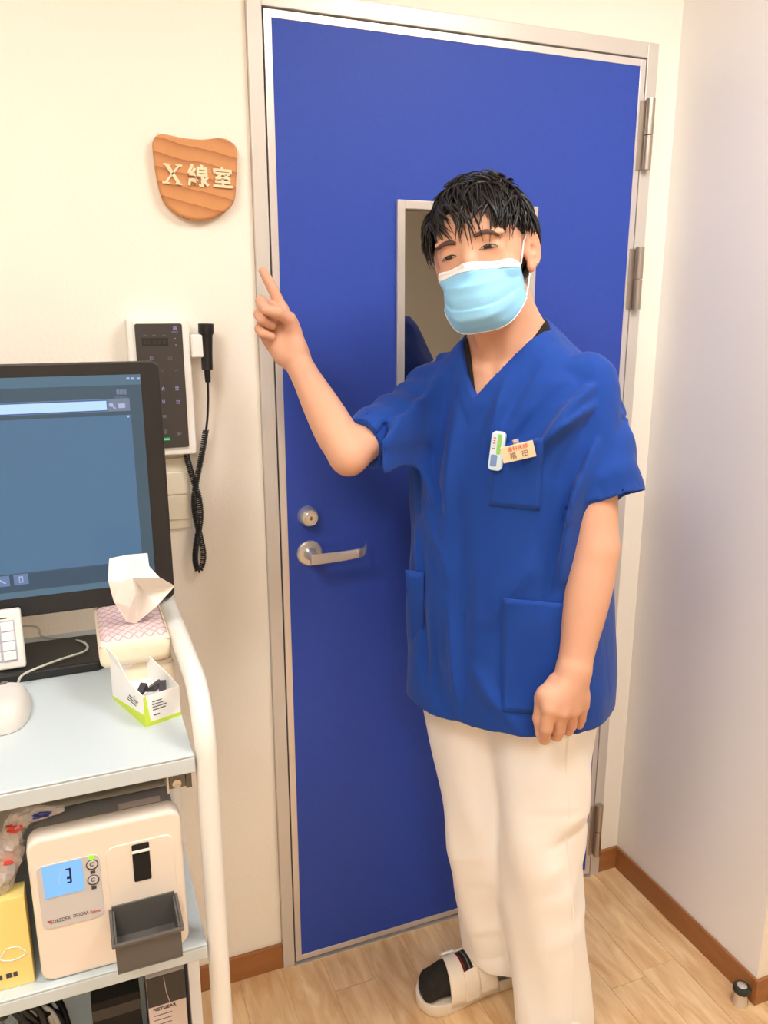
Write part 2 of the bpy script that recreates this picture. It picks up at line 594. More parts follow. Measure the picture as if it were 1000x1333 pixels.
# ------------------------------------------------------------------ door
LW, LZ0, LZ1 = 0.8475, 0.008, 2.056          # leaf with the dark gap around it
door = bpy.data.objects.new('door_1', None); COL.objects.link(door)
door.location = (LW / 2, 0, 0); WLOC['door_1'] = (LW / 2, 0, 0)
struct(door)
door['label'] = 'blue steel door with silver frame and narrow window'
fw = 0.0275
b = MB(); b.box(-fw, 0.0, 0.0, 0.12, 0.0, LZ1 + 0.031); b.build('jamb', MATS['frame_steel'], door, bevel=0.0015)
b = MB(); b.box(LW, LW + fw + 0.001, 0.0, 0.12, 0.0, LZ1 + 0.031); b.build('jamb', MATS['frame_steel'], door, bevel=0.0015)
b = MB(); b.box(0.0, LW, 0.0, 0.12, LZ1, LZ1 + 0.031); b.build('frame_head', MATS['frame_steel'], door, bevel=0.0015)
b = MB(); b.box(0.0, LW, -0.004, 0.12, -0.001, 0.003); b.build('threshold', MATS['aluminium'], door)
b = MB(); b.box(0.0, LW, 0.03, 0.1, 0.003, LZ1); 
GX0, GX1, GZ0, GZ1 = 0.003, LW - 0.003, 0.009, LZ1 - 0.0035
WX0, WX1, WZ0, WZ1 = 0.2605, 0.5855, 1.22, 1.742
EW = 0.0145
mbk = MB().box(0.0, LW, 0.045, 0.1, 0.003, LZ1); mbk.build('rebate', MATS['gap_black'], door)
lf = MB()
for a in ((GX0 + EW, WX0 + 0.004, GZ0 + EW, GZ1 - EW), (WX1 - 0.004, GX1 - EW, GZ0 + EW, GZ1 - EW),
          (WX0 + 0.004, WX1 - 0.004, GZ0 + EW, WZ0 + 0.004), (WX0 + 0.004, WX1 - 0.004, WZ1 - 0.004, GZ1 - EW)):
    lf.box(a[0], a[1], 0.0015, 0.04, a[2], a[3])
lf.build('leaf', MATS['door_blue'], door)
for a in ((GX0, GX0 + EW, GZ0, GZ1), (GX1 - EW, GX1, GZ0, GZ1), (GX0 + EW, GX1 - EW, GZ0, GZ0 + EW), (GX0 + EW, GX1 - EW, GZ1 - EW, GZ1)):
    MB().box(a[0], a[1], 0.0, 0.04, a[2], a[3]).build('edge_strip', MATS['aluminium'], door, bevel=0.001)
# window in the door
FWD = 0.0165
wf = MB()
for a in ((WX0, WX0 + FWD, WZ0, WZ1), (WX1 - FWD, WX1, WZ0, WZ1), (WX0 + FWD, WX1 - FWD, WZ0, WZ0 + FWD), (WX0 + FWD, WX1 - FWD, WZ1 - FWD, WZ1)):
    wf.box(a[0], a[1], -0.007, 0.035, a[2], a[3])
wfo = wf.build('window_frame', MATS['aluminium'], door, bevel=0.001)
MB().box(WX0 + FWD, WX1 - FWD, 0.012, 0.02, WZ0 + FWD, WZ1 - FWD).build('window_pane', MATS['pane_dark'], wfo)
# hinges
for za, zb in ((1.83, 1.975), (1.53, 1.667), (0.072, 0.228)):
    h = MB().box(LW - 0.0125, LW + 0.005, -0.003, 0.0, za, zb - (zb - za) * 0.03).build('hinge', MATS['hinge_steel'], door)
    zm = (za + zb) / 2 - 0.002
    for p, q in ((za, zm - 0.0012), (zm + 0.0012, zb)):
        MB().tube([(LW + 0.009, -0.010, p), (LW + 0.009, -0.010, q)], 0.0095, 18).build('knuckle', MATS['hinge_steel'], h, auto=40)
    MB().box(LW + 0.006, LW + 0.0185, -0.003, 0.001, za, zb).build('hinge_leaf', MATS['hinge_steel'], h)
# lever handle
hc = onY(400, 722, -0.01); hx, hz = hc[0] + 0.0075, hc[2]
hd = MB().lathe((hx, 0.0015, hz), (0, -1, 0), [(0, 0.0275), (0.005, 0.0275), (0.0085, 0.0245), (0.0088, 0.012)], 32).build('handle', MATS['satin_steel'], door, auto=35)
MB().lathe((hx, 0, hz), (0, -1, 0), [(0.006, 0.015), (0.012, 0.0115), (0.05, 0.0105)], 24).build('handle_spindle', MATS['satin_steel'], hd, auto=40)
lv = MB()
G = []
for k in range(15):
    t = k / 14
    x = hx - 0.012 + 0.131 * t
    yy = -0.052 + 0.004 * math.sin(t * 3.0) + (0.028 * max(0, (t - 0.86) / 0.14) ** 1.6)
    hh = 0.0115 - 0.0025 * t
    zz = hz + 0.002 - 0.003 * math.sin(t * math.pi) + 0.004 * t
    G.append([(x, yy - 0.004, zz - hh), (x, yy - 0.0065, zz), (x, yy - 0.004, zz + hh), (x, yy + 0.005, zz + hh * 0.8), (x, yy + 0.006, zz), (x, yy + 0.005, zz - hh * 0.8)])
V = [p for r in G for p in r]
F = []
for i in range(14):
    for k in range(6):
        F.append((i * 6 + k, i * 6 + (k + 1) % 6, (i + 1) * 6 + (k + 1) % 6, (i + 1) * 6 + k))
F += [tuple(range(5, -1, -1)), tuple(84 + k for k in range(6))]
lv.add(V, F).build('lever', MATS['satin_steel'], hd, auto=50)
# deadbolt cylinder
dc = onY(402, 673, -0.01); dx, dz = dc[0], dc[2]
db = MB().lathe((dx, 0.0015, dz), (0, -1, 0), [(0, 0.0215), (0.010, 0.021), (0.022, 0.0175), (0.0235, 0.0165), (0.0225, 0.0155)], 32).build('deadbolt', MATS['satin_steel'], door, auto=35)
MB().lathe((dx, -0.018, dz), (0, -1, 0), [(0, 0.0125), (0.0055, 0.0125), (0.0062, 0.0115)], 28).build('key_core', MATS['satin_steel'], db, auto=35)
MB().lathe((dx, -0.024, dz), (0, -1, 0), [(0, 0.0045), (0.0015, 0.0042), (0.002, 0.003)], 18).build('key_plug', MATS['brass_core'], db, auto=35)
MB().box(dx - 0.0007, dx + 0.0007, -0.0266, -0.0255, dz - 0.0026, dz + 0.0026).build('keyhole', MATS['gap_black'], db)

# ------------------------------------------------------------------ wooden room sign
SGN = [(120, 235), (124, 200), (136, 174), (158, 155), (185, 148), (215, 149), (260, 158), (300, 168), (360, 180), (420, 188), (480, 193), (530, 195), (580, 190), (620, 184), (655, 181),
       (690, 182), (722, 190), (750, 205), (780, 228), (797, 250), (808, 275), (813, 305), (811, 360), (808, 430), (803, 500), (800, 560), (798, 625), (792, 672), (778, 715), (750, 752), (710, 786), (670, 812), (620, 834), (570, 848),
       (520, 855), (470, 853), (420, 845), (375, 831), (330, 810), (280, 776), (240, 740), (208, 692), (186, 640), (170, 580), (158, 520), (148, 470), (138, 400), (128, 320)]
sp = [onY(180 + a / 6.25, 150 + c / 6.25, -0.008) for a, c in SGN]
sc = np.mean(sp, 0)
sg = thing('wooden_sign', 'carved orange-brown wooden room sign with cream raised characters on the wall', 'sign', (sc[0], W0, min(p[2] for p in sp)))
bd = MB().prism(sp, (0, W0 + 0.008, 0)).build('board', MATS['sign_wood'], sg, bevel=0.005, seg=3)


def pw(px, py, Y):
    return onY(px, py, Y)


def sgn(a, c):
    return onY(180 + a / 6.25, 150 + c / 6.25, -0.009)


# the X, with serifs, then the two characters
xm = MB()
for (a, c2, w) in (((228, 400), (335, 560), 17), ((330, 410), (222, 548), 10)):
    p, q = sgn(*a), sgn(*c2); d = q - p; L = np.linalg.norm(d); d /= L
    n = np.cross(d, (0, 1, 0)); sz = w / 6.25 / 700
    xm.obox((p + q) / 2 + np.array([0, -0.0005, 0]), d, n, (0, 1, 0), L, sz * 1.6, 0.004)
for a, c2 in (((203, 398), (262, 404)), ((300, 404), (356, 414)), ((195, 546), (256, 553)), ((303, 556), (360, 566))):
    p, q = sgn(*a), sgn(*c2); d = q - p; L = np.linalg.norm(d); d /= L
    xm.obox((p + q) / 2 + np.array([0, -0.0005, 0]), d, np.cross(d, (0, 1, 0)), (0, 1, 0), L, 0.0032, 0.004)
xm.build('character', MATS['letter_cream'], sg, bevel=0.0006)
for ch, a, c2, wpx in (('線', 487, 506, 160), ('室', 686, 522, 152)):
    p = sgn(a, c2)
    s = wpx / 6.25 / 735 * 1.12
    put_text(MB(), ch, s, p + np.array([0, -0.0005, -0.0005]), (1, 0, -0.03), ZA, YF_, extrude=0.002, offset=0.0010).build('character', MATS['letter_cream'], sg)

# ------------------------------------------------------------------ exposure controller on the wall
c0 = onY(164, 414, -0.028); c1 = onY(257, 590, -0.028)
cx0, cx1, cz0, cz1 = c0[0], c1[0], c1[2] - 0.002, c0[2]
ct = thing('control_panel', 'white wall controller with charcoal touch face behind the monitor corner', 'control panel', ((cx0 + cx1) / 2, W0, cz0))
MB().rrect(cx0, cx1, cz0, cz1, 0.006, -0.022, W0 - 0.0005).build('housing', MATS['white_plastic'], ct, bevel=0.003, seg=3)
f0 = onY(175.5, 421.5, -0.026); f1 = onY(246.5, 581, -0.026)
fx0, fx1, fz0, fz1 = f0[0] - 0.001, f1[0], f1[2] - 0.001, f0[2]
MB().rrect(fx0 - 0.003, fx1 + 0.003, fz0 - 0.003, fz1 + 0.003, 0.005, -0.0245, -0.021).build('bezel', MATS['white_plastic'], ct, bevel=0.001)
MB().rrect(fx0, fx1, fz0, fz1, 0.004, -0.026, -0.022).build('touch_face', MATS['panel_charcoal'], ct)


def cp(X, Y):
    return onY(150 + X / 6.667, 400 + Y / 6.667, -0.0262)


d0, d1 = cp(228, 268), cp(462, 336)
MB().box(d0[0], d1[0], -0.0265, -0.0258, d1[2], d0[2]).build('display', MATS['panel_dark'], ct)
sg_ = MB()
for k in range(5):
    p = cp(258 + k * 42, 302)
    for a in ((-0.0018, 0.0018, 0.0028, 0.0034), (-0.0018, 0.0018, -0.0003, 0.0003), (-0.0018, 0.0018, -0.0034, -0.0028), (-0.0022, -0.0016, -0.003, 0.003), (0.0016, 0.0022, -0.003, 0.003)):
        sg_.box(p[0] + a[0], p[0] + a[1], -0.0268, -0.0264, p[2] + a[2], p[2] + a[3])
sg_.build('display_segments', MATS['panel_charcoal'], ct)
for X, w_ in ((258, 0.006), (338, 0.006), (424, 0.005)):
    p = cp(X, 243); MB().box(p[0] - w_ / 2, p[0] + w_ / 2, -0.0265, -0.026, p[2] - 0.0008, p[2] + 0.0008).build('print', MATS['icon_grey'], ct)
ic = MB()
for k in range(3):
    p = cp(507 + k * 11, 186); ic.box(p[0] - 0.0009, p[0] + 0.0009, -0.0265, -0.026, p[2] - 0.0022, p[2] + 0.0022)
p = cp(518, 170); ic.box(p[0] - 0.003, p[0] + 0.003, -0.0265, -0.026, p[2] - 0.0006, p[2] + 0.0006)
put_text(ic, 'MORITA', 0.0032, cp(518, 214), XA, ZA, YF_)
ic.build('logo', MATS['icon_lilac'], ct)
for X, Y in ((520, 270), (527, 327)):
    MB().lathe(cp(X, Y), (0, -1, 0), [(0, 0.0007), (0.0004, 0.0006)], 12).build('indicator', MATS['white_plastic'], ct)


def icon(X, Y, kind, m='icon_lilac'):
    p = cp(X, Y); b = MB(); s = 0.0036; y0, y1 = -0.0266, -0.0260
    if kind == 'frame':
        for a in ((-s, s, s * .7, s * .9), (-s, s, -s * .9, -s * .7), (-s, -s * .8, -s * .9, s * .9), (s * .8, s, -s * .9, s * .9), (-s * .5, s * .5, -s * .2, s * .2)):
            b.box(p[0] + a[0], p[0] + a[1], y0, y1, p[2] + a[2], p[2] + a[3])
    elif kind == 'tooth_up' or kind == 'tooth_down':
        g = 1 if kind == 'tooth_up' else -1
        b.prism([(p[0] - s * .8, y0, p[2] - g * s * .1), (p[0], y0, p[2] + g * s), (p[0] + s * .8, y0, p[2] - g * s * .1)], (0, y1 - y0, 0))
        for q in (-1, 1):
            b.box(p[0] + q * s * .45 - s * .22, p[0] + q * s * .45 + s * .22, y0, y1, min(p[2], p[2] - g * s), max(p[2], p[2] - g * s))
    elif kind == 'quad':
        for i in (-1, 1):
            for j in (-1, 1):
                b.box(p[0] + i * s * .5 - s * .36, p[0] + i * s * .5 + s * .36, y0, y1, p[2] + j * s * .55 - s * .4, p[2] + j * s * .55 + s * .4)
    elif kind == 'block':
        b.box(p[0] - s, p[0] + s, y0, y1, p[2] - s * .5, p[2] + s * .9)
        for q in range(4):
            b.box(p[0] - s + q * s * .55, p[0] - s + q * s * .55 + s * .35, y0, y1, p[2] - s * 1.4, p[2] - s)
    elif kind == 'person':
        b.lathe((p[0], y1, p[2] + s * .6), (0, -1, 0), [(0, s * .5), (0.0006, s * .5)], 12)
        b.prism([(p[0] - s * .9, y0, p[2]), (p[0] + s * .9, y0, p[2]), (p[0] + s * .3, y0, p[2] - s * 1.3), (p[0] - s * .3, y0, p[2] - s * 1.3)], (0, y1 - y0, 0))
    elif kind == 'play':
        b.prism([(p[0] - s, y0, p[2] - s), (p[0] + s * 1.2, y0, p[2]), (p[0] - s, y0, p[2] + s)], (0, y1 - y0, 0))
        b.box(p[0] - s * 1.3, p[0] - s * 1.1, y0, y1, p[2] - s * 1.2, p[2] + s * 1.2)
    elif kind == 'swoosh':
        put_text(b, 'A', 0.006, p, XA, ZA, YF_); put_text(b, '1', 0.004, p + np.array([0.004, 0, 0.002]), XA, ZA, YF_)
    b.build('icon', MATS[m], ct)


for X, Y, k, m in ((318, 438, 'frame', 'icon_lilac'), (476, 437, 'frame', 'icon_grey'), (408, 550, 'swoosh', 'icon_grey'), (530, 550, 'swoosh', 'icon_grey'),
                   (416, 706, 'tooth_up', 'icon_lilac'), (537, 704, 'quad', 'icon_lilac'), (421, 822, 'tooth_down', 'icon_lilac'), (546, 822, 'quad', 'icon_lilac'),
                   (428, 950, 'block', 'icon_grey'), (438, 1078, 'person', 'icon_grey'), (562, 1097, 'play', 'icon_grey')):
    icon(X, Y, k, m)
rd = MB()
p = cp(445, 1144)
rl = rd.box(p[0] - 0.007, p[0] + 0.007, -0.0266, -0.0260, p[2] - 0.0026, p[2] + 0.0026).build('ready_lamp', glow('glow_green', (30, 170, 80), 1.2), ct)
put_text(MB(), 'Ready', 0.0046, p + np.array([0, -0.0008, 0]), XA, ZA, YF_).build('ready_print', glow('glow_mint', (170, 250, 200), 1.2), rl)

# hand switch hanging beside it: cradle, grip, coiled cord
hs0 = onY(268, 421, -0.022)
hx = hs0[0]; hzt = hs0[2]
hs = thing('hand_switch', 'black hand exposure switch hanging in a cradle with coiled cord', 'hand switch', (hx, -0.022, 1.02))
MB().box(cx1 + 0.0004, hx - 0.008, -0.030, W0 - 0.0005, hzt - 0.062, hzt - 0.02).build('cradle', MATS['white_plastic'], hs, bevel=0.003)
hb = onY(270, 484, -0.022)
MB().lathe((hx, -0.022, hzt), (hb[0] - hx, 0, hb[2] - hzt), [(0, 0.0125), (0.001, 0.0145), (0.017, 0.0145), (0.0185, 0.0135), (0.022, 0.0118), (0.055, 0.0105), (0.084, 0.0105), (0.0855, 0.009)], 28).build('grip', MATS['black_plastic'], hs, auto=35)
MB().lathe((hb[0], -0.022, hb[2]), (0, 0, -1), [(-0.008, 0.006), (0.012, 0.0055), (0.0195, 0.005)], 18).build('strain_relief', MATS['cord_black'], hs, auto=35)


def spline(pts, n):
    P = np.asarray(pts, float); m = len(P)
    out = []
    for i in range(m - 1):
        p0 = P[max(i - 1, 0)]; p1 = P[i]; p2 = P[i + 1]; p3 = P[min(i + 2, m - 1)]
        for t in np.linspace(0, 1, n, endpoint=False):
            out.append(0.5 * ((2 * p1) + (-p0 + p2) * t + (2 * p0 - 5 * p1 + 4 * p2 - p3) * t * t + (-p0 + 3 * p1 - 3 * p2 + p3) * t ** 3))
    out.append(P[-1])
    return np.array(out)


st = [onY(270.5, 495, -0.022), onY(271, 520, -0.018), onY(270, 545, -0.014), onY(268, 562, -0.012)]
MB().tube(spline(st, 8), 0.0022, 8).build('cord', MATS['cord_black'], hs, smooth=True)
cpts = [onY(268, 560, -0.010), onY(263, 590, -0.010), onY(257, 620, -0.013), onY(253, 645, -0.012), onY(254, 670, -0.006), onY(261, 700, -0.004), onY(265, 722, -0.006), onY(262, 739, -0.008), onY(257, 741, -0.010), onY(254, 727, -0.012), onY(256, 705, -0.015), onY(261, 675, -0.018), onY(259, 648, -0.016), onY(252, 625, -0.006), onY(246, 605, -0.006), onY(242, 588, -0.008)]
path = spline(cpts, 40)
seg = np.r_[0, np.cumsum(np.linalg.norm(np.diff(path, axis=0), axis=1))]
npt = int(seg[-1] / 0.0042 * 9)
s_ = np.linspace(0, seg[-1], npt)
pp = np.stack([np.interp(s_, seg, path[:, i]) for i in range(3)], 1)
tt = np.gradient(pp, axis=0); tt /= np.linalg.norm(tt, axis=1)[:, None]
nn = np.cross(tt, (0, 1, 0)); nn /= np.linalg.norm(nn, axis=1)[:, None]; bb = np.cross(tt, nn)
ph = s_ / 0.0042 * 2 * math.pi
hel = pp + 0.0048 * (nn * np.cos(ph)[:, None] + bb * np.sin(ph)[:, None])
MB().tube(hel, 0.0016, 5).build('coiled_cord', MATS['cord_black'], hs, smooth=True)

# wall switch plate below the controller
q0 = onY(214, 606, 0.0); q1 = onY(251, 690, 0.0)
px0, px1, pz0, pz1 = cx0 + 0.03, q1[0] + 0.001, q1[2] + 0.004, q0[2] + 0.012
sw = thing('wall_switch', 'ivory wall switch with two wide rockers below the controller', 'switch', ((px0 + px1) / 2, W0, pz0))
MB().rrect(px0, px1, pz0, pz1, 0.003, W0 - 0.007, W0 - 0.0005).build('plate', MATS['switch_ivory'], sw, bevel=0.0015)
zm = onY(235, 644, 0.0)[2]
za_, zb_ = onY(235, 615, 0)[2], onY(235, 676, 0)[2]
for a, c2 in ((zm + 0.0006, za_), (zb_, zm - 0.0006)):
    MB().rrect(px0 + 0.006, px1 - 0.004, a, c2, 0.001, W0 - 0.0105, W0 - 0.006).build('rocker', MATS['switch_ivory'], sw, bevel=0.0012)

# ------------------------------------------------------------------ door stop on the floor
ds = onZ(966, 1309, 0)
dsx, dsy = min(ds[0], XW - 0.028), ds[1] + 0.006
dp = thing('door_stop', 'small steel floor door stop with black rubber ring by the baseboard corner', 'door stop', (dsx, dsy, 0))
MB().lathe((dsx, dsy, 0), (0, 0, 1), [(0, 0.0165), (0.006, 0.0165), (0.009, 0.0145), (0.036, 0.0135)], 28).build('post', MATS['satin_steel'], dp, auto=35)
MB().lathe((dsx, dsy, 0.034), (0, 0, 1), [(0, 0.016), (0.003, 0.0192), (0.011, 0.0192), (0.015, 0.0165), (0.0155, 0.0115), (0.0148, 0.011)], 28).build('rubber_ring', MATS['rubber_dark'], dp, auto=50)
MB().lathe((dsx, dsy, 0.046), (0, 0, 1), [(0, 0.0112), (0.0045, 0.0108), (0.0052, 0.0095)], 28).build('cap', MATS['satin_steel'], dp, auto=35)

# ------------------------------------------------------------------ trolley
TZ = 0.965; TYF = -0.606; TYB = -0.105; TX0, TX1 = -0.86, -0.274
SZ = 0.670; LZ = 0.40
tr = thing('trolley', 'white steel equipment trolley with tubular side frame and shelves', 'trolley', ((TX0 + TX1) / 2, -0.35, 0))
for z, nm, dz in ((TZ, 'top_tray', 0.026), (SZ, 'shelf', 0.024), (LZ, 'shelf', 0.024)):
    b = MB().box(TX0, TX1, TYF, TYB, z - 0.004, z)
    b.box(TX0, TX1, TYF, TYF + 0.004, z - dz, z - 0.004); b.box(TX0, TX1, TYB - 0.004, TYB, z - dz, z - 0.004)
    b.box(TX0, TX0 + 0.004, TYF + 0.004, TYB - 0.004, z - dz, z - 0.004); b.box(TX1 - 0.004, TX1, TYF + 0.004, TYB - 0.004, z - dz, z - 0.004)
    b.build(nm, MATS['tray_white'], tr, bevel=0.0025, seg=3)
RT = 0.0145; tz = 1.037; R_ = 0.075
for X in (-0.2575, TX0 - 0.0165):
    yf, yb = -0.594, -0.075
    P = [(X, yf, 0.075), (X, yf, tz - R_)]
    P += [(X, yf + R_ - R_ * math.cos(a), tz - R_ + R_ * math.sin(a)) for a in np.linspace(0.15, math.pi / 2, 9)]
    P += [(X, yb - R_ + R_ * math.sin(a), tz - R_ + R_ * math.cos(a)) for a in np.linspace(0, math.pi / 2, 10)]
    P += [(X, yb, 0.075)]
    MB().tube(P, RT, 20).build('side_frame', MATS['trolley_white'], tr, auto=50)
    for yy in (yf, yb):
        c = MB(); c.lathe((X, yy, 0.0), (0, 0, 1), [(0.052, 0.006), (0.085, 0.006)], 12)
        cs = c.build('caster', MATS['dark_metal'], tr, smooth=False)
        MB().lathe((X - 0.011, yy, 0.028), (1, 0, 0), [(0, 0.026), (0.002, 0.028), (0.02, 0.028), (0.022, 0.026)], 24).build('wheel', MATS['rubber_dark'], cs, auto=40)
        MB().box(X - 0.015, X - 0.0125, yy - 0.012, yy + 0.012, 0.02, 0.058).box(X + 0.0125, X + 0.015, yy - 0.012, yy + 0.012, 0.02, 0.058).box(X - 0.015, X + 0.015, yy - 0.012, yy + 0.012, 0.056, 0.06).build('fork', MATS['dark_metal'], cs)
# drawer slide under the top tray
sl = MB(); sl.box(-0.306, -0.284, -0.575, -0.16, 0.902, 0.938)
sr = sl.build('drawer_slide', MATS['dark_metal'], tr, bevel=0.001)
MB().box(-0.309, -0.3065, -0.578, -0.16, 0.898, 0.939).build('slide_rail', MATS['aluminium'], sr)
MB().box(-0.283, -0.2755, -0.57, -0.16, 0.896, 0.932).build('slide_rail', MATS['dark_metal'], sr)
MB().lathe((-0.296, -0.575, 0.91), (0, -1, 0), [(0, 0.006), (0.003, 0.006), (0.003, 0.004), (0.001, 0.004)], 16).build('bumper', MATS['satin_steel'], sr)

# ------------------------------------------------------------------ monitor
MY = -0.25
m0 = onY(205, 470, MY); m1 = onY(228, 777, MY)
mxr = (m0[0] + m1[0]) / 2 + 0.001; mz1, mz0 = m0[2], m1[2] - 0.002
mxl = mxr - 0.565
mn = thing('monitor', 'wide black computer monitor showing a blue-grey imaging program on the trolley', 'monitor', (-0.53, -0.22, TZ))
MB().rrect(mxl, mxr, mz0, mz1, 0.013, MY, MY + 0.02).build('bezel', MATS['black_plastic'], mn, bevel=0.0025)
MB().rrect(mxl + 0.03, mxr - 0.03, mz0 + 0.03, mz1 - 0.03, 0.03, MY + 0.019, MY + 0.055).build('back_shell', MATS['black_plastic'], mn, bevel=0.01)
s0 = onY(183, 487, MY); s1 = onY(205, 756, MY)
sx1 = s0[0] - 0.0005; sz1 = s0[2]; sz0 = mz0 + 0.033; sx0 = mxl + (mxr - sx1)


def mp_(X, Y):
    return onY(X, Y, MY)


scr = MB().box(sx0, sx1, MY - 0.0006, MY + 0.002, sz0, sz1).build('screen', glow('glow_header', (74, 96, 110)), mn)


def srect(x0, x1, z0, z1, m, nm, k=1, sub=scr):
    return MB().box(x0, x1, MY - 0.0006 - 0.0003 * k, MY - 0.0004, z0, z1).build(nm, m, sub)


g_bar = glow('glow_bar', (92, 122, 142)); g_main = glow('glow_main', (88, 124, 156)); g_field = glow('glow_field', (196, 230, 252), 1.1)
g_low = glow('glow_low', (66, 88, 108)); g_icon = glow('glow_icon', (186, 196, 236)); g_dim = glow('glow_dim', (126, 138, 160)); g_blue = glow('glow_blue', (60, 100, 170)); g_btn = glow('glow_button', (112, 136, 176))
srect(sx0, sx1, mp_(100, 503)[2], sz1, g_bar, 'title_bar')
zf1 = mp_(60, 524)[2]; zf0 = mp_(60, 537.5)[2]; xf1 = mp_(169, 527)[0]
srect(sx0, xf1, zf0 - 0.002, zf1 + 0.002, g_dim, 'toolbar')
srect(sx0, mp_(140, 530)[0], zf0 - 0.0012, zf1 + 0.0008, g_blue, 'field_rim', 2)
srect(sx0, mp_(139, 530)[0], zf0 + 0.0005, zf1 - 0.0008, g_field, 'search_field', 3)
zmn = mp_(100, 543)[2]; xmn = mp_(171, 545)[0]; zmb = mp_(100, 738)[2]
srect(sx0, xmn, zmb, zmn, g_main, 'viewing_area')
srect(sx0, xmn + 0.004, mp_(60, 765)[2], zmb - 0.002, g_low, 'tool_strip')
srect(sx0, sx1, sz0, mp_(60, 766)[2], g_bar, 'status_bar')
for X in (166.5, 172.5, 180):
    p = mp_(X, 492.5); srect(p[0] - 0.0022, p[0] + 0.0022, p[2] - 0.002, p[2] + 0.0015, g_icon, 'window_button', 2)
lg = MB()
for X in (153.5, 158, 162.5):
    p = mp_(X, 510); lg.box(p[0] - 0.0022, p[0] + 0.0022, MY - 0.0014, MY - 0.0005, p[2] - 0.004, p[2] + 0.0035)
put_text(lg, 'MORITA', 0.0052, mp_(158, 517.5) + np.array([0, -0.0012, 0]), XA, ZA, YF_)
lg.build('program_logo', g_dim, scr)
p = mp_(146.5, 528.5)
MB().obox(p + np.array([0.001, -0.0016, -0.001]), (0.7, 0, -0.7), (0, 1, 0), (0.7, 0, 0.7), 0.009, 0.0006, 0.002).lathe(p + np.array([-0.002, -0.0012, 0.002]), (0, -1, 0), [(0, 0.0032), (0.0006, 0.0032)], 14).build('tool_icon', g_icon, scr)
p = mp_(158.5, 528); srect(p[0] - 0.005, p[0] + 0.005, p[2] - 0.0035, p[2] + 0.0035, g_icon, 'tool_icon', 3)
p = mp_(166.8, 542); srect(p[0] - 0.0016, p[0] + 0.0016, p[2] - 0.0016, p[2] + 0.0016, g_icon, 'tool_icon', 3)
for X, Y in ((3, 757), (27.5, 754)):
    p = mp_(X, Y); srect(p[0] - 0.0105, p[0] + 0.0105, p[2] - 0.0085, p[2] + 0.0085, g_btn, 'tool_button', 2)
p = mp_(27.5, 754)
bt = MB()
for a in ((-0.003, -0.0018, -0.004, 0.0045), (0.0018, 0.003, -0.004, 0.0045), (-0.003, 0.003, 0.0035, 0.005), (-0.003, 0.003, -0.005, -0.0038)):
    bt.box(p[0] + a[0], p[0] + a[1], MY - 0.0018, MY - 0.001, p[2] + a[2], p[2] + a[3])
bt.build('tool_icon', g_icon, scr)
p = mp_(3, 757); MB().obox(p + np.array([0, -0.0014, 0]), (0.8, 0, -0.6), (0, 1, 0), (0.6, 0, 0.8), 0.012, 0.0006, 0.0022).build('tool_icon', g_icon, scr)
p = mp_(203, 730); MB().box(p[0] - 0.0035, p[0] + 0.0035, MY - 0.0016, MY, p[2] - 0.004, p[2] + 0.004).build('sensor', MATS['black_plastic'], mn)
# stand
b = MB()
bx1 = onZ(138, 870, TZ + 0.008)[0]
b.add(*(lambda m_: (m_.v, m_.f))(MB().prism([(-0.70, -0.294, TZ), (bx1 - 0.012, -0.294, TZ), (bx1 - 0.003, -0.289, TZ), (bx1, -0.280, TZ), (bx1, -0.180, TZ), (bx1 - 0.004, -0.172, TZ), (bx1 - 0.012, -0.168, TZ), (-0.70, -0.168, TZ)], (0, 0, 0.016))))
b.box(-0.62, -0.53, -0.1675, -0.11, TZ, TZ + 0.016)
b.build('stand_base', MATS['black_plastic'], mn, bevel=0.003)
MB().box(-0.615, -0.535, -0.145, -0.112, TZ + 0.016, 1.30).box(-0.615, -0.535, -0.196, -0.145, 1.2, 1.30).build('stand_neck', MATS['black_plastic'], mn, bevel=0.004)

# ------------------------------------------------------------------ keyboard propped on the monitor base
kx1 = onZ(33.5, 850, 1.0)[0]; kx0 = kx1 - 0.31
ka = np.array([0, -0.2640, 0.9815]); kbk = np.array([0, -0.2535, 1.076])
ku = kbk - ka; kl = np.linalg.norm(ku); ku /= kl; kn = np.cross((1, 0, 0), ku)
kb = thing('keyboard', 'white keyboard propped upright against the lower monitor edge', 'keyboard', ((kx0 + kx1) / 2, -0.272, 0.981))


def kp(x, u, n):
    return np.array([x, 0, 0]) + ka + ku * u + kn * n


kc = MB().obox(kp((kx0 + kx1) / 2, kl / 2, 0.008), (1, 0, 0), ku, kn, kx1 - kx0, kl, 0.016)
kc.build('case', MATS['white_plastic'], kb, bevel=0.004, seg=3)
for i, (a, c2) in enumerate(((kx1 - 0.031, kx1 - 0.011), (kx1 - 0.052, kx1 - 0.0325), (kx1 - 0.073, kx1 - 0.0535), (kx1 - 0.094, kx1 - 0.0745))):
    for j in range(4):
        u0 = 0.016 + j * 0.0155
        k_ = MB().obox(kp((a + c2) / 2, u0 + 0.0072, 0.0175), (1, 0, 0), ku, kn, c2 - a - 0.002, 0.0138, 0.005)
        k_.build('key', MATS['key_white'], kb, bevel=0.001)
MB().obox(kp(kx1 - 0.055, 0.0465, 0.0161), (1, 0, 0), ku, kn, 0.09, 0.066, 0.001).build('key_well', MATS['key_well'], kb)
MB().obox(kp(kx1 - 0.05, kl - 0.012, 0.0161), (1, 0, 0), ku, kn, 0.06, 0.002, 0.0008).build('print', MATS['print_dark'], kb)

